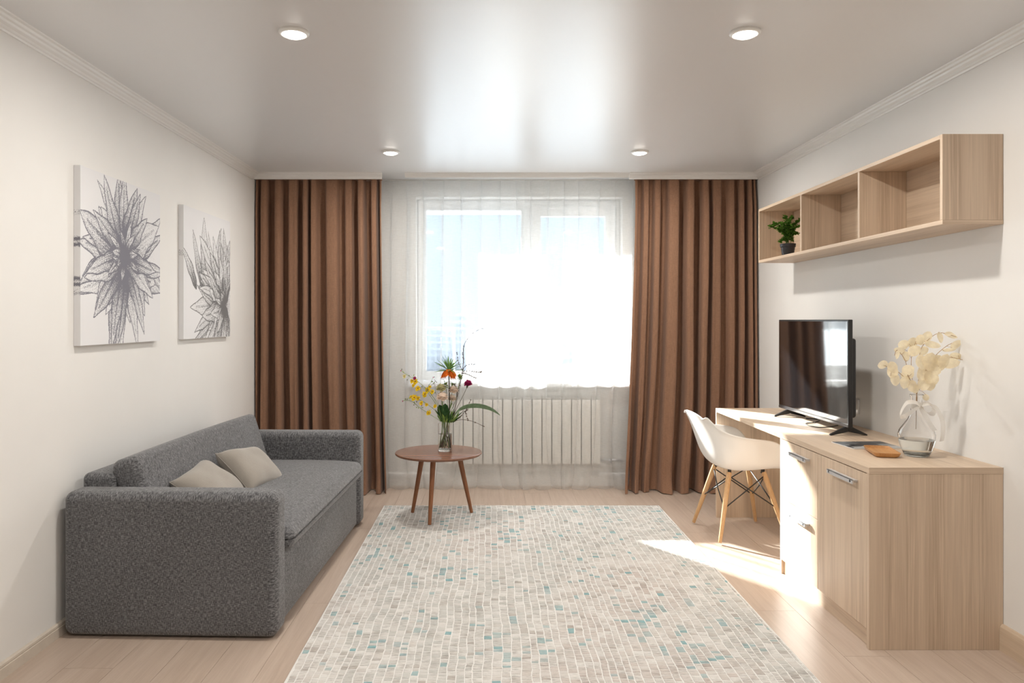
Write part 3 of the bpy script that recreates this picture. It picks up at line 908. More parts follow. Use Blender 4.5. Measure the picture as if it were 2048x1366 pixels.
# ------------------------------------------------------------------ desk
DX0, DX1 = 1.562, XR - 0.001
DY0, DY1 = 3.083, 5.170
def make_desk():
    t = thing('desk', ((DX0 + DX1) / 2, (DY0 + DY1) / 2, 0), 'long pale ash desk with drawers and a door along the right wall', 'desk')
    c = t.location
    def B(name, x0, x1, y0, y1, z0, z1, mat, par=t, bev=0.0012):
        o = MB().box(x0 - c.x, x1 - c.x, y0 - c.y, y1 - c.y, z0, z1).build(name, mat, t, bevel=bev, seg=1)
        if par is not t: o.parent = par
        return o
    P = 0.020
    B('desk_top', DX0, DX1, DY0, DY1, 0.724, 0.75, ASH_Y)
    B('edge_band', DX0, DX1, DY0 - 0.001, DY0, 0.7241, 0.7499, ASH_X, bev=0)
    B('side_panel', DX0, DX1, DY0, DY0 + P, 0.0, 0.724, ASH_Z)
    B('side_panel', DX0, DX1, DY1 - P, DY1, 0.0, 0.724, ASH_Z)
    B('side_panel', DX0 + 0.002, DX1, 4.012, 4.030, 0.0, 0.724, ASH_Z)
    B('divider_panel', DX0 + 0.022, DX1, 3.557, 3.575, 0.08, 0.724, ASH_Z)
    B('bottom_panel', DX0 + 0.022, DX1, DY0 + P, 4.012, 0.075, 0.091, ASH_Y)
    B('plinth', DX0 + 0.016, DX0 + 0.032, DY0 + P, 4.012, 0.0, 0.073, ASH_Y)
    fx0, fx1 = DX0 + 0.001, DX0 + 0.020
    door = B('door', fx0, fx1, DY0 + P + 0.002, 3.5645, 0.078, 0.7205, ASH_Z)
    d1 = B('drawer', fx0, fx1, 3.5675, 4.0105, 0.4075, 0.7205, ASH_Z)
    d2 = B('drawer', fx0, fx1, 3.5675, 4.0105, 0.078, 0.4045, ASH_Z)
    for par, y0, y1, z in ((door, 3.165, 3.405, 0.672), (d1, 3.640, 3.840, 0.672), (d2, 3.640, 3.840, 0.357)):
        m = MB()
        hx = DX0 - 0.030
        m.box(hx - c.x, hx + 0.006 - c.x, y0 - c.y, y1 - c.y, z - 0.008, z + 0.010)
        m.box(hx - c.x, hx + 0.022 - c.x, y0 - c.y, y1 - c.y, z + 0.006, z + 0.010)
        for yy in (y0 + 0.02, y1 - 0.02):
            m.box(hx - c.x, fx0 - c.x, yy - 0.006 - c.y, yy + 0.006 - c.y, z - 0.004, z + 0.007)
        m.build('handle', STEEL, par, bevel=0.001, seg=1)
make_desk()

# ------------------------------------------------------------------ wall shelf
def make_shelf():
    X0, Y0, Y1, Z0, Z1 = 1.864, 3.083, 5.190, 1.751, 2.122
    t = thing('wall_shelf', ((X0 + XR) / 2, (Y0 + Y1) / 2, Z0), 'long open ash wall shelf with three compartments above the desk', 'shelf')
    c = t.location
    P = 0.018
    def B(name, x0, x1, y0, y1, z0, z1, mat):
        return MB().box(x0 - c.x, x1 - c.x, y0 - c.y, y1 - c.y, z0 - c.z, z1 - c.z).build(name, mat, t, bevel=0.001, seg=1)
    B('bottom_board', X0, XR - 0.001, Y0, Y1, Z0, Z0 + P, ASH_Y)
    B('edge_band', X0, XR - 0.001, Y0 - 0.001, Y0, Z0 + 0.0001, Z0 + P - 0.0001, ASH_X)
    B('top_board', X0, XR - 0.001, Y0 + P, Y1 - P, Z1 - P, Z1, ASH_Y)
    B('end_panel', X0, XR - 0.001, Y0, Y0 + P, Z0 + P, Z1, ASH_Z)
    B('end_panel', X0, XR - 0.001, Y1 - P, Y1, Z0 + P, Z1, ASH_Z)
    for y in (3.785, 4.487): B('divider', X0 + 0.001, XR - 0.012, y - P / 2, y + P / 2, Z0 + P, Z1 - P, ASH_Z)
    B('back_panel', XR - 0.012, XR - 0.002, Y0 + P, Y1 - P, Z0 + P, Z1 - P, ASH_Y)
    return Z0 + P
SHZ = make_shelf()

# ------------------------------------------------------------------ moulded armchair
def make_chair():
    t = thing('shell_armchair', (1.590, 4.776, 0), 'white moulded shell armchair with beech legs at the desk', 'chair', rz=R(4))
    C = [
     [(.235, 0, .432), (.235, .11, .432), (.226, .19, .440), (.208, .235, .468), (.185, .270, .505), (.180, .280, .503)],
     [(.185, 0, .440), (.185, .11, .440), (.182, .20, .455), (.172, .250, .520), (.158, .290, .600), (.156, .304, .598)],
     [(.09, 0, .432), (.09, .12, .432), (.09, .21, .452), (.09, .265, .540), (.09, .300, .638), (.09, .318, .637)],
     [(-.02, 0, .422), (-.02, .12, .422), (-.02, .21, .445), (-.02, .268, .540), (-.02, .302, .648), (-.02, .320, .647)],
     [(-.11, 0, .422), (-.11, .12, .425), (-.11, .207, .455), (-.115, .263, .550), (-.12, .292, .660), (-.125, .309, .660)],
     [(-.185, 0, .450), (-.180, .11, .455), (-.172, .19, .490), (-.170, .238, .580), (-.185, .258, .680), (-.196, .272, .682)],
     [(-.225, 0, .530), (-.220, .10, .535), (-.208, .175, .562), (-.205, .216, .632), (-.225, .232, .710), (-.238, .243, .713)],
     [(-.255, 0, .620), (-.250, .09, .625), (-.240, .155, .643), (-.238, .192, .690), (-.250, .208, .742), (-.264, .217, .745)],
     [(-.285, 0, .705), (-.281, .085, .708), (-.273, .14, .715), (-.268, .175, .738), (-.272, .190, .770), (-.287, .197, .773)],
     [(-.305, 0, .752), (-.302, .075, .752), (-.295, .125, .750), (-.286, .155, .746), (-.282, .171, .750), (-.296, .179, .750)],
     [(-.320, 0, .784), (-.317, .058, .782), (-.310, .100, .776), (-.300, .130, .766), (-.293, .149, .758), (-.305, .156, .757)],
    ]
    P = []
    for row in C:
        P.append([(p[0], -p[1], p[2]) for p in reversed(row[1:])] + [tuple(p) for p in row])
    o = MB().grid(P).build('seat_shell', SHELLM, t, smooth=True)
    s = o.modifiers.new('sub', 'SUBSURF'); s.levels = 2; s.render_levels = 2
    s = o.modifiers.new('thick', 'SOLIDIFY'); s.thickness = 0.006; s.offset = -1
    s = o.modifiers.new('edge', 'BEVEL'); s.width = 0.0015; s.segments = 2; s.limit_method = 'ANGLE'; s.angle_limit = R(60)
    tops = {}
    feet = {}
    for sx in (-1, 1):
        for sy in (-1, 1):
            foot = Vector((0.212 * sx, 0.232 * sy, 0.0115)); top = Vector((0.110 * sx, 0.120 * sy, 0.412))
            d = top - foot
            tops[sx, sy], feet[sx, sy] = top, foot
            MB().tube([foot, foot + d * 0.45, foot + d * 0.9, foot + d], [0.0105, 0.0145, 0.0165, 0.0150], 14).build('leg', BEECH, t, auto=True)
            b = MB()
            up = Vector((0.10 * sx, 0.11 * sy, 0.437))
            b.tube([top - d * 0.02 + Vector((-0.008 * sx, -0.008 * sy, 0)), top + d.normalized() * 0.012, up], [0.0125, 0.011, 0.011], 10)
            b.tube([up, up + Vector((0, 0, 0.008))], 0.02, 12)
            b.build('leg_bracket', BLACKM, t, smooth=True)
    wires = []
    ring = [(-1, -1), (1, -1), (1, 1), (-1, 1)]
    for k in range(4):
        a, b_ = ring[k], ring[(k + 1) % 4]
        for p, q in ((a, b_), (b_, a)):
            hi = tops[p] + (feet[p] - tops[p]) * 0.05
            lo = tops[q] + (feet[q] - tops[q]) * 0.52
            out = Vector(((p[0] + q[0]) * 0.004, (p[1] + q[1]) * 0.004, 0)) * (1 if p == a else 0.2)
            MB().tube([hi, (hi + lo) / 2 + out, lo], 0.0038, 8).build('cross_wire', BLACKM, t, smooth=True)
make_chair()

# ------------------------------------------------------------------ television
def make_tv():
    Yc = (3.911 + 4.850) / 2; hw = (4.850 - 3.911) / 2
    t = thing('television', (1.890, Yc, 0.75), 'black flat television standing on the desk', 'television')
    z0, z1 = 0.042, 0.609
    MB().rbox(0.012, hw, (z1 - z0) / 2, 0.004, (-0.004, 0, (z0 + z1) / 2), 2, 1).build('bezel', BLACK, t, auto=True)
    MB().rbox(0.022, hw - 0.035, 0.21, 0.015, (0.024, 0, 0.30), 3, 1).build('rear_housing', BLACK, t, smooth=True)
    MB().box(-0.0168, -0.0155, -hw + 0.009, hw - 0.009, z0 + 0.022, z1 - 0.010).build('screen', SCREEN, t)
    MB().box(-0.0175, -0.0158, -hw + 0.004, hw - 0.004, z0 + 0.003, z0 + 0.016).build('chrome_strip', plain('glossy_black_strip', (0.05, 0.05, 0.055), 0.12, Specular_IOR_Level=0.8), t)
    MB().box(-0.0182, -0.0170, -0.014, 0.014, z0 + 0.006, z0 + 0.013).build('maker_badge', STEEL, t)
    for y in (-hw + 0.035, hw - 0.135):
        m = MB()
        for s in (-1, 1):
            m.prism([(0, 0.045), (0, 0.020), (s * 0.092, 0.0), (s * 0.098, 0.0), (s * 0.098, 0.006), (s * 0.018, 0.045)][::s], y - 0.009, y + 0.009, 'y')
        m.build('foot', BLACK, t, bevel=0.002, seg=1)
make_tv()
cab = MB()
pts = [at(1612, 830, 4.60), at(1640, 838, 4.55), at(1628, 843, 4.42), at(1612, 843, 4.38), at(1620, 850, 4.28), at(1640, 853, 4.22), at(1660, 849, 4.24), at(1676, 846, 4.30)]
pts = [Vector((max(1.60, min(2.04, p.x)), p.y, 0.7535)) for p in pts]
smooth_pts = []
for i in range(len(pts) - 1):
    p0, p1, p2, p3 = pts[max(i - 1, 0)], pts[i], pts[i + 1], pts[min(i + 2, len(pts) - 1)]
    for k in range(6):
        s = k / 6
        smooth_pts.append(0.5 * ((2 * p1) + (p2 - p0) * s + (2 * p0 - 5 * p1 + 4 * p2 - p3) * s * s + (3 * p1 - p0 - 3 * p2 + p3) * s ** 3))
o = cab.tube(smooth_pts + [pts[-1]], 0.0028, 8).build('power_cable', BLACK, smooth=True)
tag(o, 'thin black power cable curled on the desk under the television', 'cable')

t = thing('wall_socket', (XR, 4.32, 0.86), 'white wall socket with a plug half hidden behind the television', 'socket')
MB().rbox(0.006, 0.042, 0.042, 0.004, (-0.006, 0, 0), 2, 1).build('face_plate', WHITE, t, smooth=True)
MB().rbox(0.014, 0.02, 0.02, 0.006, (-0.024, 0, 0), 3, 1).build('plug', WHITE, t, smooth=True)

# ------------------------------------------------------------------ magazine and tray
t = thing('magazine', (1.828, 3.625, 0.75), 'open dark printed magazine lying on the desk by the glass vase', 'magazine', rz=R(4))
PAPER = plain('printed_paper_white', (0.72, 0.72, 0.72), 0.4)
def print_mat():
    b = N('magazine_print')
    v = b.n('TexVoronoi', {'Vector': b.coords('Object', (9, 14, 1)), 'Scale': 1.0}, feature='F1', distance='CHEBYCHEV').outputs['Color']
    g = b.n('RGBToBW', {0: v}).outputs[0]
    nz = b.noise(b.coords('Object'), 30, 4)
    col = b.ramp(b.math('ADD', b.math('MULTIPLY', g, 0.8), b.math('MULTIPLY', nz, 0.25)), [(0.38, (0.03, 0.032, 0.036)), (0.55, (0.12, 0.125, 0.13)), (0.72, (0.42, 0.42, 0.42))])
    b.principled(col, 0.3)
    return b.m
MB().box(-0.125, 0.125, -0.098, 0.098, 0.0006, 0.004).build('page_block', PAPER, t)
MB().box(-0.123, -0.001, -0.096, 0.096, 0.004, 0.0046).build('printed_page', print_mat(), t)
MB().box(0.001, 0.123, -0.096, 0.096, 0.004, 0.0046).build('printed_page', MATS['magazine_print'], t)

t = thing('wooden_tray', (1.780, 3.400, 0.75), 'small honey coloured wooden tray on the desk', 'tray', rz=R(-14))
m = MB()
def rr(hx, hy, r, z, n=6):
    out = []
    for cx_, cy_, a0 in ((hx - r, hy - r, 0), (-hx + r, hy - r, 90), (-hx + r, -hy + r, 180), (hx - r, -hy + r, 270)):
        for k in range(n + 1):
            a = R(a0 + 90 * k / n); out.append((cx_ + r * math.cos(a), cy_ + r * math.sin(a), z))
    return out
rings = [rr(0.043, 0.098, 0.02, 0.0005), rr(0.050, 0.106, 0.022, 0.006), rr(0.056, 0.112, 0.024, 0.021), rr(0.0525, 0.1085, 0.022, 0.0215), rr(0.048, 0.104, 0.02, 0.010), rr(0.043, 0.099, 0.018, 0.0075)]
nn = len(rings[0]); vs_ = [p for r_ in rings for p in r_]
fs_ = [(i * nn + k, i * nn + (k + 1) % nn, (i + 1) * nn + (k + 1) % nn, (i + 1) * nn + k) for i in range(len(rings) - 1) for k in range(nn)]
fs_ += [tuple(range(nn - 1, -1, -1)), tuple(range((len(rings) - 1) * nn, len(rings) * nn))]
m.add(vs_, fs_).build('tray_body', TRAY, t, auto=True)

# ------------------------------------------------------------------ leaf and petal shapes
def leaf_grid(L, Wd, cup=0.15, bend=0.0, nl=6, nw=4, tip=0.6, base=0.5, wave=0.0):
    P = []
    for i in range(nl + 1):
        u = i / nl
        half = Wd / 2 * (math.sin(math.pi * min(1, max(0, u)) ** base) ** tip if 0 < u < 1 else 0.02)
        row = []
        for j in range(nw + 1):
            v = -1 + 2 * j / nw
            row.append((half * v, L * u, cup * Wd * (v * v - 0.4) * math.sin(math.pi * u) - bend * L * u * u + wave * L * math.sin(u * 9 + v)))
        P.append(row)
    return P
def frame_m(origin, ydir, zdir):
    y = Vector(ydir).normalized(); z = Vector(zdir)
    x = y.cross(z)
    if x.length < 1e-5: x = y.cross(Vector((1, 0.3, 0.2)))
    x.normalize(); z = x.cross(y)
    M = Matrix((x, y, z)).transposed().to_4x4(); M.translation = Vector(origin)
    return M
def add_leaf(m, origin, d, up, L, W, **k):
    M = frame_m(origin, d, up)
    m.grid([[M @ Vector(p) for p in row] for row in leaf_grid(L, W, **k)])
def curve(pts, n=6):
    pts = [Vector(p) for p in pts]; out = []
    for i in range(len(pts) - 1):
        p0, p1, p2, p3 = pts[max(i - 1, 0)], pts[i], pts[i + 1], pts[min(i + 2, len(pts) - 1)]
        for k in range(n):
            s = k / n
            out.append(0.5 * ((2 * p1) + (p2 - p0) * s + (2 * p0 - 5 * p1 + 4 * p2 - p3) * s * s + (3 * p1 - p0 - 3 * p2 + p3) * s ** 3))
    return out + [pts[-1]]

# ------------------------------------------------------------------ glass vase with dried branches
VC = Vector((1.910, 3.350, 0.75))
t = thing('glass_vase', VC, 'round bellied clear glass vase with a white bow on the desk', 'vase')
prof = [(0.046, 0.0), (0.050, 0.004), (0.064, 0.036), (0.073, 0.069), (0.0755, 0.098), (0.070, 0.115), (0.053, 0.140), (0.036, 0.165), (0.0275, 0.185), (0.0235, 0.205), (0.0222, 0.230), (0.0225, 0.258), (0.0255, 0.268), (0.0280, 0.273), (0.0275, 0.2755)]
inner = [(max(r - 0.0028, 0.002), max(z, 0.011)) for r, z in reversed(prof[1:-1])] + [(0.02, 0.010)]
MB().lathe(prof + [(0.0250, 0.2745)] + inner, 56).build('vase_body', GLASS, t, smooth=True)
MB().lathe([(0.022, 0.0095), (0.050, 0.0095), (0.0622, 0.036), (0.0713, 0.069), (0.0716, 0.074), (0.03, 0.0742)], 48).build('water', WATER, t, auto=True)
def band(pts, w, nrm):
    rows = []
    for i, p in enumerate(pts):
        p = Vector(p); n_ = Vector(nrm[i] if isinstance(nrm, list) else nrm).normalized()
        rows.append([p - n_ * w / 2, p, p + n_ * w / 2])
    return rows
s4 = 1 / 4.877 / (F / 3.35)                       # metres per zoomed photo pixel at the vase
def vz(px, py, dy=0.0):
    return Vector(((px - 527) * s4, dy, (1300 - py) * s4))
knot = vz(525, 795, -0.030)
loopL = curve([knot, vz(450, 765, -0.045), vz(370, 770, -0.050), vz(325, 850, -0.045), vz(318, 905, -0.04), vz(370, 905, -0.032), vz(450, 860, -0.026), knot], 5)
loopR = curve([knot, vz(590, 775, -0.040), vz(640, 785, -0.02), vz(690, 840, -0.004), vz(680, 885, -0.004), vz(620, 885, -0.018), vz(565, 850, -0.028), knot], 5)
MB().grid(band(loopL, 0.030, Vector((0.35, 0.8, 0.5)))).build('bow_loop', RIBBON, t, smooth=True)
MB().grid(band(loopR, 0.026, Vector((-0.3, 0.8, 0.5)))).build('bow_loop', RIBBON, t, smooth=True)
MB().grid(band(curve([knot, vz(540, 860, -0.038), vz(560, 940, -0.062), vz(600, 1030, -0.080)], 6), 0.022, Vector((1, 0.1, 0.25)))).build('ribbon_tail', RIBBON, t, smooth=True)
MB().grid(band(curve([knot, vz(640, 800, -0.035), vz(705, 870, -0.03), vz(735, 960, -0.035), vz(725, 1060, -0.045), vz(705, 1140, -0.05)], 6), 0.024, Vector((1, 0.25, 0.15)))).build('ribbon_tail', RIBBON, t, smooth=True)
MB().rbox(0.010, 0.006, 0.010, 0.005, tuple(knot), 3, 1).build('bow_knot', RIBBON, t, smooth=True)
wrap = MB().lathe([(0.0245, 0.212), (0.0250, 0.218), (0.0250, 0.232), (0.0245, 0.238)], 40, cap0=False, cap1=False).build('ribbon_wrap', RIBBON, t, smooth=True)

leaf_cache = {}
def dry_branch(label, stem, leaves, depth):
    """stem: zoomed pixel points with depth offset; leaves: (px, py, a, b, angle)"""
    b = thing('dried_branch', VC + Vector((0, 0, 0.02)), label, 'dried branch', 'dried branches in the glass vase')
    o0 = Vector((0, 0, 0.02))
    pts = [vz(px, py, dy) - o0 for px, py, dy in stem]
    MB().tube(curve(pts, 4), 0.0012, 6).build('stem', DRYSTEM, b, smooth=True)
    for i, (px, py, a, w, ang) in enumerate(leaves):
        dy = depth + rnd.uniform(-0.02, 0.02)
        c = vz(px, py, dy) - o0
        L, W = 2 * a * s4, 2 * w * s4
        d = Vector((math.cos(R(ang)), rnd.uniform(-0.25, 0.25), math.sin(R(ang)))).normalized()
        up = Vector((rnd.uniform(-0.4, 0.4), -1, rnd.uniform(-0.3, 0.5)))
        m = MB()
        M = frame_m(c - d * L / 2, d, up)
        m.grid([[M @ Vector(p) for p in row] for row in leaf_grid(L, W, cup=rnd.uniform(-0.12, 0.14), bend=rnd.uniform(-0.12, 0.15), nl=9, nw=6, tip=0.5, base=1.0 if a / w < 1.4 else 0.85, wave=0.01)])
        lf = m.build('leaf', DRYLEAF, b, smooth=True)
        base_ = c - d * L / 2
        cvp = curve(pts, 4)
        near = min(cvp[8:], key=lambda p: (p - base_).length)
        MB().tube([near, (near + base_) / 2 + Vector((0, 0, 0.002)), base_ + d * L * 0.12], 0.0007, 5).build('leaf_stalk', DRYSTEM, lf, smooth=True)
neck = (525, 1010, 0.0)
def st(*p): return [(520, 1040, 0.0), (524, 830, 0.0), (525, 700, -0.002)] + list(p)
dry_branch('dried cream branch in the vase reaching lowest to the left', st((470, 620, -0.02), (330, 500, -0.04), (230, 440, -0.05), (100, 400, -0.055)),
           [(130, 402, 58, 42, 190), (212, 425, 60, 45, 110), (232, 470, 66, 52, 60), (255, 545, 66, 58, 280)], -0.05)
dry_branch('dried cream branch in the vase with leaves low on the left of its neck', st((470, 620, -0.025), (400, 520, -0.04), (350, 420, -0.045)),
           [(372, 450, 58, 48, 20), (365, 575, 66, 52, 250), (435, 610, 60, 45, 265), (400, 500, 62, 50, 200)], -0.045)
dry_branch('dried cream branch in the vase arching up to the upper left', st((450, 560, 0.0), (420, 380, 0.0), (340, 270, 0.0), (312, 320, 0.0)),
           [(362, 275, 58, 34, 165), (312, 310, 46, 18, 260), (430, 330, 52, 40, 100)], -0.01)
dry_branch('dried cream branch in the vase standing tallest in the middle', st((510, 560, 0.02), (500, 350, 0.02), (545, 180, 0.02)),
           [(440, 215, 72, 45, 25), (520, 195, 70, 50, 10), (560, 165, 56, 42, 60), (505, 275, 66, 50, 40), (590, 190, 40, 30, 30)], 0.015)
dry_branch('dried cream branch in the vase with big round discs at the front', st((540, 560, -0.035), (560, 430, -0.045), (590, 330, -0.05)),
           [(495, 380, 78, 66, 110), (570, 375, 92, 80, 80), (640, 385, 84, 66, 60), (520, 485, 76, 62, 240), (590, 520, 76, 62, 300), (700, 365, 74, 52, 75)], -0.06)
dry_branch('dried cream branch in the vase with discs hanging over its mouth', st((550, 620, -0.02), (580, 560, -0.03), (630, 560, -0.03)),
           [(530, 590, 66, 52, 260), (595, 590, 70, 56, 285), (470, 640, 44, 34, 250), (590, 725, 34, 28, 260)], -0.035)
dry_branch('dried cream branch in the vase arching highest to the right', st((560, 520, 0.01), (590, 270, 0.02), (700, 140, 0.02), (800, 100, 0.02), (940, 140, 0.02)),
           [(655, 140, 60, 44, 60), (700, 215, 84, 36, -8), (775, 145, 56, 38, 285), (905, 125, 66, 26, -22), (840, 108, 40, 20, 8), (640, 280, 60, 44, 20)], 0.02)
dry_branch('dried cream branch in the vase reaching farthest right toward the wall', st((580, 560, 0.02), (720, 360, 0.03), (860, 230, 0.03), (1010, 165, 0.03)),
           [(935, 215, 62, 34, 40), (1010, 190, 70, 30, 20), (1125, 197, 52, 20, -8), (905, 272, 66, 18, 4)], 0.03)
dry_branch('dried cream branch in the vase drooping broadly to the right', st((570, 600, 0.0), (680, 430, 0.0), (830, 340, 0.0), (1040, 380, 0.0)),
           [(840, 390, 92, 54, 8), (765, 435, 70, 46, 15), (1005, 355, 78, 32, -40), (925, 330, 60, 36, 0), (690, 470, 64, 46, 10), (640, 440, 50, 44, 20), (650, 600, 36, 14, 250)], 0.0)

# ------------------------------------------------------------------ flowers in the cylinder vase
FY = 5.17
FC = Vector((-0.303, FY, 0.455))
def fz(px, py, dy=0.0):
    """zoomed photo pixel (origin 770,640, x4.877) to a point beside the vase axis"""
    p = at(770 + px / 4.877, 640 + py / 4.877, FY)
    return Vector((p.x, FY + dy, p.z))
t = thing('cylinder_vase', FC, 'clear glass cylinder vase of water on the round table', 'vase')
MB().lathe([(0.046, 0.0005), (0.048, 0.003), (0.048, 0.190), (0.0455, 0.190), (0.0455, 0.016), (0.044, 0.014)], 48).build('vase_body', GLASS, t, auto=True)
MB().lathe([(0.0445, 0.0135), (0.0462, 0.0137), (0.0462, 0.118), (0.0445, 0.1182)], 48).build('water', WATER, t, auto=True)

def flower(name, label, cat='flower'):
    return thing(name, FC + Vector((0, 0, 0.02)), label, cat, 'flowers in the cylinder vase')
O1 = FC + Vector((0, 0, 0.02))
foot_k = [0]
def stem(t, pts, r=0.0022, mat=STEMG, name='stem'):
    k = foot_k[0]; foot_k[0] += 1
    first = pts[0]
    a = k * 2.4
    # crossing inside the vase: foot on the far side of the glass
    dirx = (first - FC)
    foot = FC + Vector((0.030 * math.cos(a), 0.030 * math.sin(a), 0.022))
    rim = FC + Vector((max(-0.030, min(0.030, dirx.x * 0.6)), 0.022 * math.sin(a * 1.7), 0.190))
    full = [foot, rim] + list(pts)
    cv_ = [p - O1 for p in curve(full, 5)]
    MB().tube(cv_, r, 7).build(name, mat, t, smooth=True)
    return cv_

# crown imperial
t = flower('crown_imperial', 'orange crown imperial flower with green tuft, tallest in the vase')
stem(t, [fz(622, 940), fz(628, 760), fz(622, 500)], 0.0042, STEMD)
top = fz(622, 480)
for k in range(7):
    a = 2 * math.pi * k / 7 + 0.2
    m = MB()
    hd_ = Vector((math.cos(a), math.sin(a), 0))
    for q in (-0.55, -0.18, 0.18, 0.55):
        d = (Vector((math.cos(a + q * 0.8), math.sin(a + q * 0.8), 0)) * (0.85 + 0.25 * (k % 2)) + Vector((0, 0, -1.0 + 0.2 * (k % 3)))).normalized()
        add_leaf(m, top - O1 + hd_ * 0.006, d, hd_ + Vector((0, 0, 0.6)), 0.080, 0.026, cup=0.3, bend=0.16, nl=5, nw=4, tip=0.55, base=0.8)
    m.build('orange_bell', ORANGE, t, smooth=True)
MB().rbox(0.011, 0.011, 0.010, 0.009, tuple(top - O1 + Vector((0, 0, -0.006))), 3, 1).build('flower_hub', GREEN, t, smooth=True)
for k in range(30):
    a = 2 * math.pi * k / 30 * 1.618
    el = rnd.uniform(0.0, 1.4)
    m = MB()
    d = Vector((math.cos(a) * math.cos(el), math.sin(a) * math.cos(el), math.sin(el)))
    add_leaf(m, top - O1 + Vector((0, 0, -0.012)), d, Vector((0, 0, 1)) if el < 1.2 else Vector((1, 0, 0)), rnd.uniform(0.085, 0.13), 0.012, cup=0.3, bend=rnd.uniform(0.0, 0.3), nl=6, nw=2, tip=0.6, base=0.7)
    m.build('tuft_leaf', GREEN, t, smooth=True)

def ruffle(t, c, r, mat, n=28, name='petal', squash=0.9):
    for k in range(n):
        f = k / n
        a = k * 2.39996
        el = math.acos(1 - 1.55 * f)
        d = Vector((math.sin(el) * math.cos(a), math.sin(el) * math.sin(a), math.cos(el) * squash))
        m = MB()
        s_ = Vector((-math.sin(a), math.cos(a), 0))
        base_ = Vector(c) - O1 + d * r * 0.15
        add_leaf(m, base_, (d + Vector((0, 0, 0.35)) * (1 - f)).normalized(), Vector((-d.x, -d.y, 1 - abs(d.z) + 0.2)), r * 0.95, r * 0.95, cup=0.25, bend=0.1, nl=5, nw=4, tip=0.45, base=1.0, wave=0.03)
        m.build(name, mat, t, smooth=True)
# carnation
t = flower('carnation', 'dark magenta carnation on a thin stem at right of the vase')
stem(t, [fz(660, 950), fz(700, 860, -0.01), fz(765, 730, -0.015), fz(800, 655, -0.02)], 0.0018, STEMD)
c = fz(812, 622, -0.02)
MB().tube([p - O1 for p in (fz(798, 662, -0.02), fz(803, 645, -0.02), fz(807, 630, -0.02))], [0.003, 0.007, 0.009], 8).build('calyx', STEMD, t, smooth=True)
ruffle(t, c, 0.030, MAGENTA, 26, squash=0.7)
# pale roses
for (px, py, dy, r, mat, lab) in ((562, 752, -0.035, 0.042, BLUSH, 'blush pink rose facing front, lowest pale bloom in the vase'),
                                  (548, 668, -0.015, 0.036, CREAMG, 'pale greenish cream bloom above the front blush rose'),
                                  (668, 690, 0.01, 0.036, BLUSH, 'pale blush rose right of the dark flower stem'),
                                  (655, 772, 0.02, 0.030, BLUSH, 'small pale rose tucked low right of the dark stem')):
    t = flower('rose', lab)
    stem(t, [fz(590 + (px - 600) * 0.4, 930, dy * 0.6), fz(px, py + 40, dy)], 0.0024)
    ruffle(t, fz(px, py, dy), r, mat, 24, squash=0.8)
# green filler blooms
for px, py, dy, lab in ((590, 620, 0.02, 'green filler sprig left of the orange flower stem'), (732, 545, 0.02, 'green filler sprig right of the orange flower'), (655, 640, 0.035, 'green filler sprig behind the dark flower stem')):
    t = flower('green_sprig', lab, 'foliage')
    stem(t, [fz(620, 930, dy), fz(px * 0.6 + 250, 780, dy), fz(px, py, dy)], 0.0018)
    for k in range(13):
        m = MB()
        a = rnd.uniform(0, 6.28); el = rnd.uniform(-0.6, 1.3)
        d = Vector((math.cos(a) * math.cos(el), math.sin(a) * math.cos(el), math.sin(el)))
        add_leaf(m, fz(px + rnd.uniform(-10, 10), py + rnd.uniform(-10, 40), dy) - O1, d, (0, 0, 1), rnd.uniform(0.022, 0.034), 0.015, cup=0.2, bend=0.1, nl=4, nw=2)
        m.build('leaf', LTGREEN if k % 2 else GREEN, t, smooth=True)
# orchid sprays
def orchid(t, c, r, mat):
    m = MB()
    for k in range(6):
        a = k * 1.047 + rnd.uniform(-0.3, 0.3)
        d = Vector((math.cos(a), rnd.uniform(-0.7, 0.1), math.sin(a)))
        add_leaf(m, c - O1, d, (0, -1, 0.2), r * (1.25 if k == 4 else 1), r * (1.1 if k == 4 else 0.6), cup=0.2, bend=0.15, nl=4, nw=4, tip=0.5, base=1.0, wave=0.04)
    m.build('blossom', mat, t, smooth=True)
    MB().rbox(r * 0.16, r * 0.2, r * 0.16, r * 0.12, tuple(c - O1 + Vector((0, -0.004, 0))), 2, 1).build('blossom_throat', MATS['dark_throat'], t, smooth=True)
plain('dark_throat', (0.25, 0.05, 0.03), 0.7)
def bud(t, c, r, mat):
    MB().rbox(r, r, r * 1.3, r * 0.95, tuple(c - O1), 2, 1).build('bud', mat, t, smooth=True)
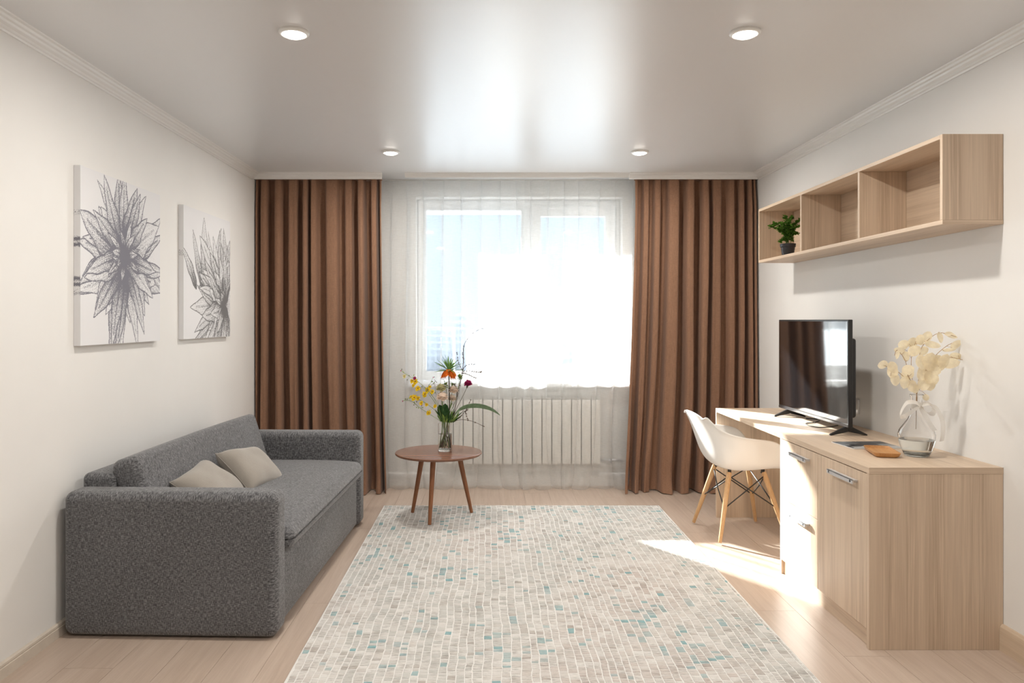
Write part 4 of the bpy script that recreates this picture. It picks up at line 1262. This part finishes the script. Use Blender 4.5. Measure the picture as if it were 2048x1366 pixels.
sprays = [
 ('yellow orchid spray reaching highest to the left', [(548, 930), (505, 800), (430, 700), (340, 610), (230, 540), (160, 490)],
  [(300, 595, 0.021, YELLOW), (268, 590, 0.016, YELLOW), (282, 632, 0.013, YELLOW), (325, 662, 0.020, YELLOW), (295, 562, 0.013, MAGENTA), (195, 542, 0.015, PALEY)], [(160, 492), (185, 507), (168, 478), (222, 580), (240, 540), (286, 535)]),
 ('yellow orchid spray leaning left with blooms near its middle', [(552, 950), (500, 830), (440, 740), (400, 690)],
  [(420, 680, 0.022, YELLOW), (388, 722, 0.022, YELLOW), (462, 698, 0.017, YELLOW), (440, 650, 0.013, YELLOW)], [(360, 650), (488, 710), (470, 560), (478, 610), (455, 600)]),
 ('yellow orchid spray at left with a wide double bloom', [(545, 965), (480, 870), (390, 800), (280, 745)],
  [(292, 748, 0.023, YELLOW), (330, 755, 0.017, YELLOW), (262, 742, 0.013, YELLOW), (360, 800, 0.016, YELLOW), (412, 815, 0.014, YELLOW), (495, 830, 0.014, YELLOW)], [(245, 760), (315, 790), (180, 785), (205, 765)]),
 ('yellow orchid spray hanging lowest on the left', [(540, 985), (450, 925), (350, 860), (260, 790), (180, 785)],
  [(430, 900, 0.018, YELLOW), (440, 880, 0.011, PALEY)], [(290, 800), (310, 850), (330, 855), (370, 850), (285, 825), (360, 830), (220, 770)]),
]
for n_, (lab, sp, fl, bd) in enumerate(sprays):
    t = flower('orchid_spray', lab)
    dy = (-0.03, 0.0, -0.045, -0.02)[n_]
    cv_ = stem(t, [fz(x, y, dy * (0.3 + 0.7 * i / len(sp))) for i, (x, y) in enumerate(sp)], 0.0016)
    ped = MB()
    for x, y in [(f[0], f[1]) for f in fl] + list(bd):
        q = fz(x, y, dy) - O1
        nr = min(cv_, key=lambda p: (p - q).length + max(0, p.z - q.z) * 0.5)
        ped.tube([nr, (nr + q) / 2 + Vector((0, 0, 0.003)), q], 0.0008, 5)
    po = ped.build('pedicels', STEMG, t, smooth=True); po['kind'] = 'stuff'
    for x, y, r, mat in fl: orchid(t, fz(x, y, dy + rnd.uniform(-0.008, 0.008)), r, mat)
    for x, y in bd: bud(t, fz(x, y, dy), 0.0032, rnd.choice((LTGREEN, STEMD, MAGENTA)))
# small bud sprig between
t = flower('bud_sprig', 'thin sprig of dark buds left of the pale blooms', 'twig')
stem(t, [fz(560, 930, 0.03), fz(500, 760, 0.03), fz(480, 580, 0.03)], 0.0009, TWIG)
for x, y in ((478, 560), (460, 605), (490, 600), (470, 625), (500, 610), (455, 600)): bud(t, fz(x, y, 0.03), 0.0028, TWIG)
# broad dark leaf
t = flower('broad_leaf', 'broad dark green leaf low in the middle of the bouquet', 'leaf')
stem(t, [fz(590, 940, -0.03)], 0.0018)
m = MB(); add_leaf(m, fz(590, 930, -0.028) - O1, Vector((0, -0.15, 1)), (0, -1, 0), 0.085, 0.050, cup=0.3, bend=0.1, nl=8, nw=6, tip=0.5, base=0.9)
m.build('leaf_blade', DKGREEN, t, smooth=True)
m = MB(); add_leaf(m, fz(560, 940, 0.02) - O1, Vector((-0.3, 0.2, 1)), (0, -1, 0), 0.08, 0.05, cup=0.2, bend=-0.1, nl=8, nw=6, tip=0.5, base=0.9)
m.build('leaf_blade', DKGREEN, t, smooth=True)
# green blades round the rim
for q, (px, py, lab) in enumerate(((560, 870, 'short green blades at the vase rim, left cluster'), (640, 870, 'short green blades at the vase rim, middle cluster'), (690, 900, 'short green blades at the vase rim, right cluster'))):
    t = flower('foliage_spray', lab, 'foliage')
    stem(t, [fz(px * 0.7 + 180, 950, -0.02 + 0.02 * q)], 0.002)
    for k in range(16):
        m = MB()
        x = px + rnd.uniform(-50, 50)
        d = Vector(((x - 600) / 160 + rnd.uniform(-0.3, 0.3), rnd.uniform(-0.5, 0.5), 1))
        add_leaf(m, fz(x * 0.5 + 300, 1000, rnd.uniform(-0.03, 0.03)) - O1, d, (rnd.uniform(-1, 1), -1, 0.3), rnd.uniform(0.05, 0.105), 0.012, cup=0.2, bend=rnd.uniform(-0.1, 0.5), nl=6, nw=2, tip=0.6, base=0.7)
        m.build('blade', (GREEN, LTGREEN, GREEN, DKGREEN)[k % 4], t, smooth=True)
# long arching leaf
t = flower('long_leaf', 'long glossy green leaf arching out to the right of the vase', 'leaf')
stem(t, [fz(650, 960, -0.02), fz(690, 905, -0.03)], 0.002)
cl = curve([fz(680, 920, -0.03), fz(730, 872, -0.035), fz(800, 842, -0.04), fz(900, 833, -0.045), fz(1000, 852, -0.05), fz(1070, 885, -0.05), fz(1122, 925, -0.05)], 5)
rows = []
for i, p in enumerate(cl):
    u = i / (len(cl) - 1)
    hw = 0.022 * (math.sin(math.pi * min(1, 0.06 + 0.94 * u)) ** 0.7)
    n_ = Vector((0.05, -0.55, 0.75))
    rows.append([p - O1 - n_ * hw + Vector((0, 0, 0.003)), p - O1, p - O1 + n_ * hw + Vector((0, 0, 0.003))])
MB().grid(rows).build('leaf_blade', SILVER, t, smooth=True)
# twigs
def twig(lab, main, sides, dy=0.02):
    t = flower('twig', lab, 'twig')
    stem(t, [fz(x, y, dy) for x, y in main], 0.0017, TWIG)
    pl = [fz(x, y, dy) for x, y in main]
    buds = MB()
    for sd in sides:
        pts = curve([fz(x, y, dy + rnd.uniform(-0.01, 0.01)) for x, y in sd], 4)
        MB().tube([p - O1 for p in pts], 0.0011, 5).build('side_shoot', TWIG, t, smooth=True)
        pl += pts
    cv = []
    for p in pl[2:]:
        for _ in range(2):
            q = p - O1 + Vector((rnd.uniform(-1, 1), rnd.uniform(-1, 1), rnd.uniform(-1, 1))) * 0.004
            buds.rbox(0.0026, 0.0026, 0.0034, 0.0024, tuple(q), 1, 1)
    o = buds.build('buds', TWIG, t, smooth=True); o['kind'] = 'stuff'
twig('tall bare budding twig arching over at the top of the bouquet', [(655, 980), (690, 840), (730, 640), (757, 480), (765, 380), (768, 260), (800, 190), (860, 125), (950, 80)],
     [[(765, 420), (760, 340), (763, 270)], [(760, 480), (810, 436), (875, 438)], [(757, 500), (850, 500), (925, 512), (940, 500)], [(750, 520), (800, 530), (885, 570)], [(755, 490), (715, 420), (697, 320)]])
twig('leafy twig leaning right between the roses and the carnation', [(650, 980), (680, 860), (710, 700), (735, 590)], [[(700, 740), (690, 650), (665, 620)]], 0.0)
twig('thin twig stretching low to the right above the table', [(660, 985), (740, 965), (810, 970), (880, 990), (965, 1030)], [[(810, 970), (790, 890), (805, 870)], [(720, 950), (780, 890), (835, 780)]], -0.04)

# ------------------------------------------------------------------ potted plant on the shelf
PC = Vector((1.925, 4.83, SHZ))
t = thing('potted_plant', PC, 'small leafy green plant in a dark pot on the wall shelf', 'plant')
MB().lathe([(0.034, 0.0005), (0.036, 0.003), (0.043, 0.056), (0.047, 0.057), (0.049, 0.078), (0.046, 0.078), (0.045, 0.068)], 40).build('pot', POT, t, auto=True)
MB().lathe([(0.0445, 0.066), (0.02, 0.069), (0.003, 0.069)], 24).build('soil', SOIL, t, smooth=True)
rp = random.Random(4)
fol = MB()
tips = [(-0.125, -0.02, 0.185), (-0.02, 0.0, 0.255), (0.02, -0.02, 0.245), (0.07, -0.03, 0.225), (-0.05, -0.04, 0.20), (0.03, 0.03, 0.20), (-0.08, 0.02, 0.21), (0.065, 0.01, 0.145), (-0.065, -0.03, 0.085), (0.0, -0.06, 0.18), (-0.03, 0.05, 0.22), (0.045, -0.05, 0.18), (-0.01, -0.05, 0.22), (-0.06, -0.02, 0.16), (0.02, -0.03, 0.15)]
for k, tp in enumerate(tips):
    tp = Vector(tp)
    b0 = Vector((rp.uniform(-0.015, 0.015), rp.uniform(-0.015, 0.015), 0.066))
    mid = b0.lerp(tp, 0.5) + Vector((-tp.x * 0.15, -tp.y * 0.15, 0.03))
    cv = curve([b0, mid, tp], 8)
    MB().tube(cv, 0.0013, 5).build('stalk', STEMG, t, smooth=True)
    for i, p in enumerate(cv[4:]):
        for _ in range(5):
            a = rp.uniform(0, 6.28); el = rp.uniform(-0.4, 1.1)
            d = Vector((math.cos(a) * math.cos(el), math.sin(a) * math.cos(el), math.sin(el)))
            add_leaf(fol, p, d, (rp.uniform(-0.5, 0.5), rp.uniform(-0.5, 0.5), 1), rp.uniform(0.016, 0.026), rp.uniform(0.012, 0.017), cup=0.2, bend=0.1, nl=4, nw=2, tip=0.5, base=1.0)
fo = fol.build('foliage', BUSH, t, smooth=True)
fo['kind'] = 'stuff'
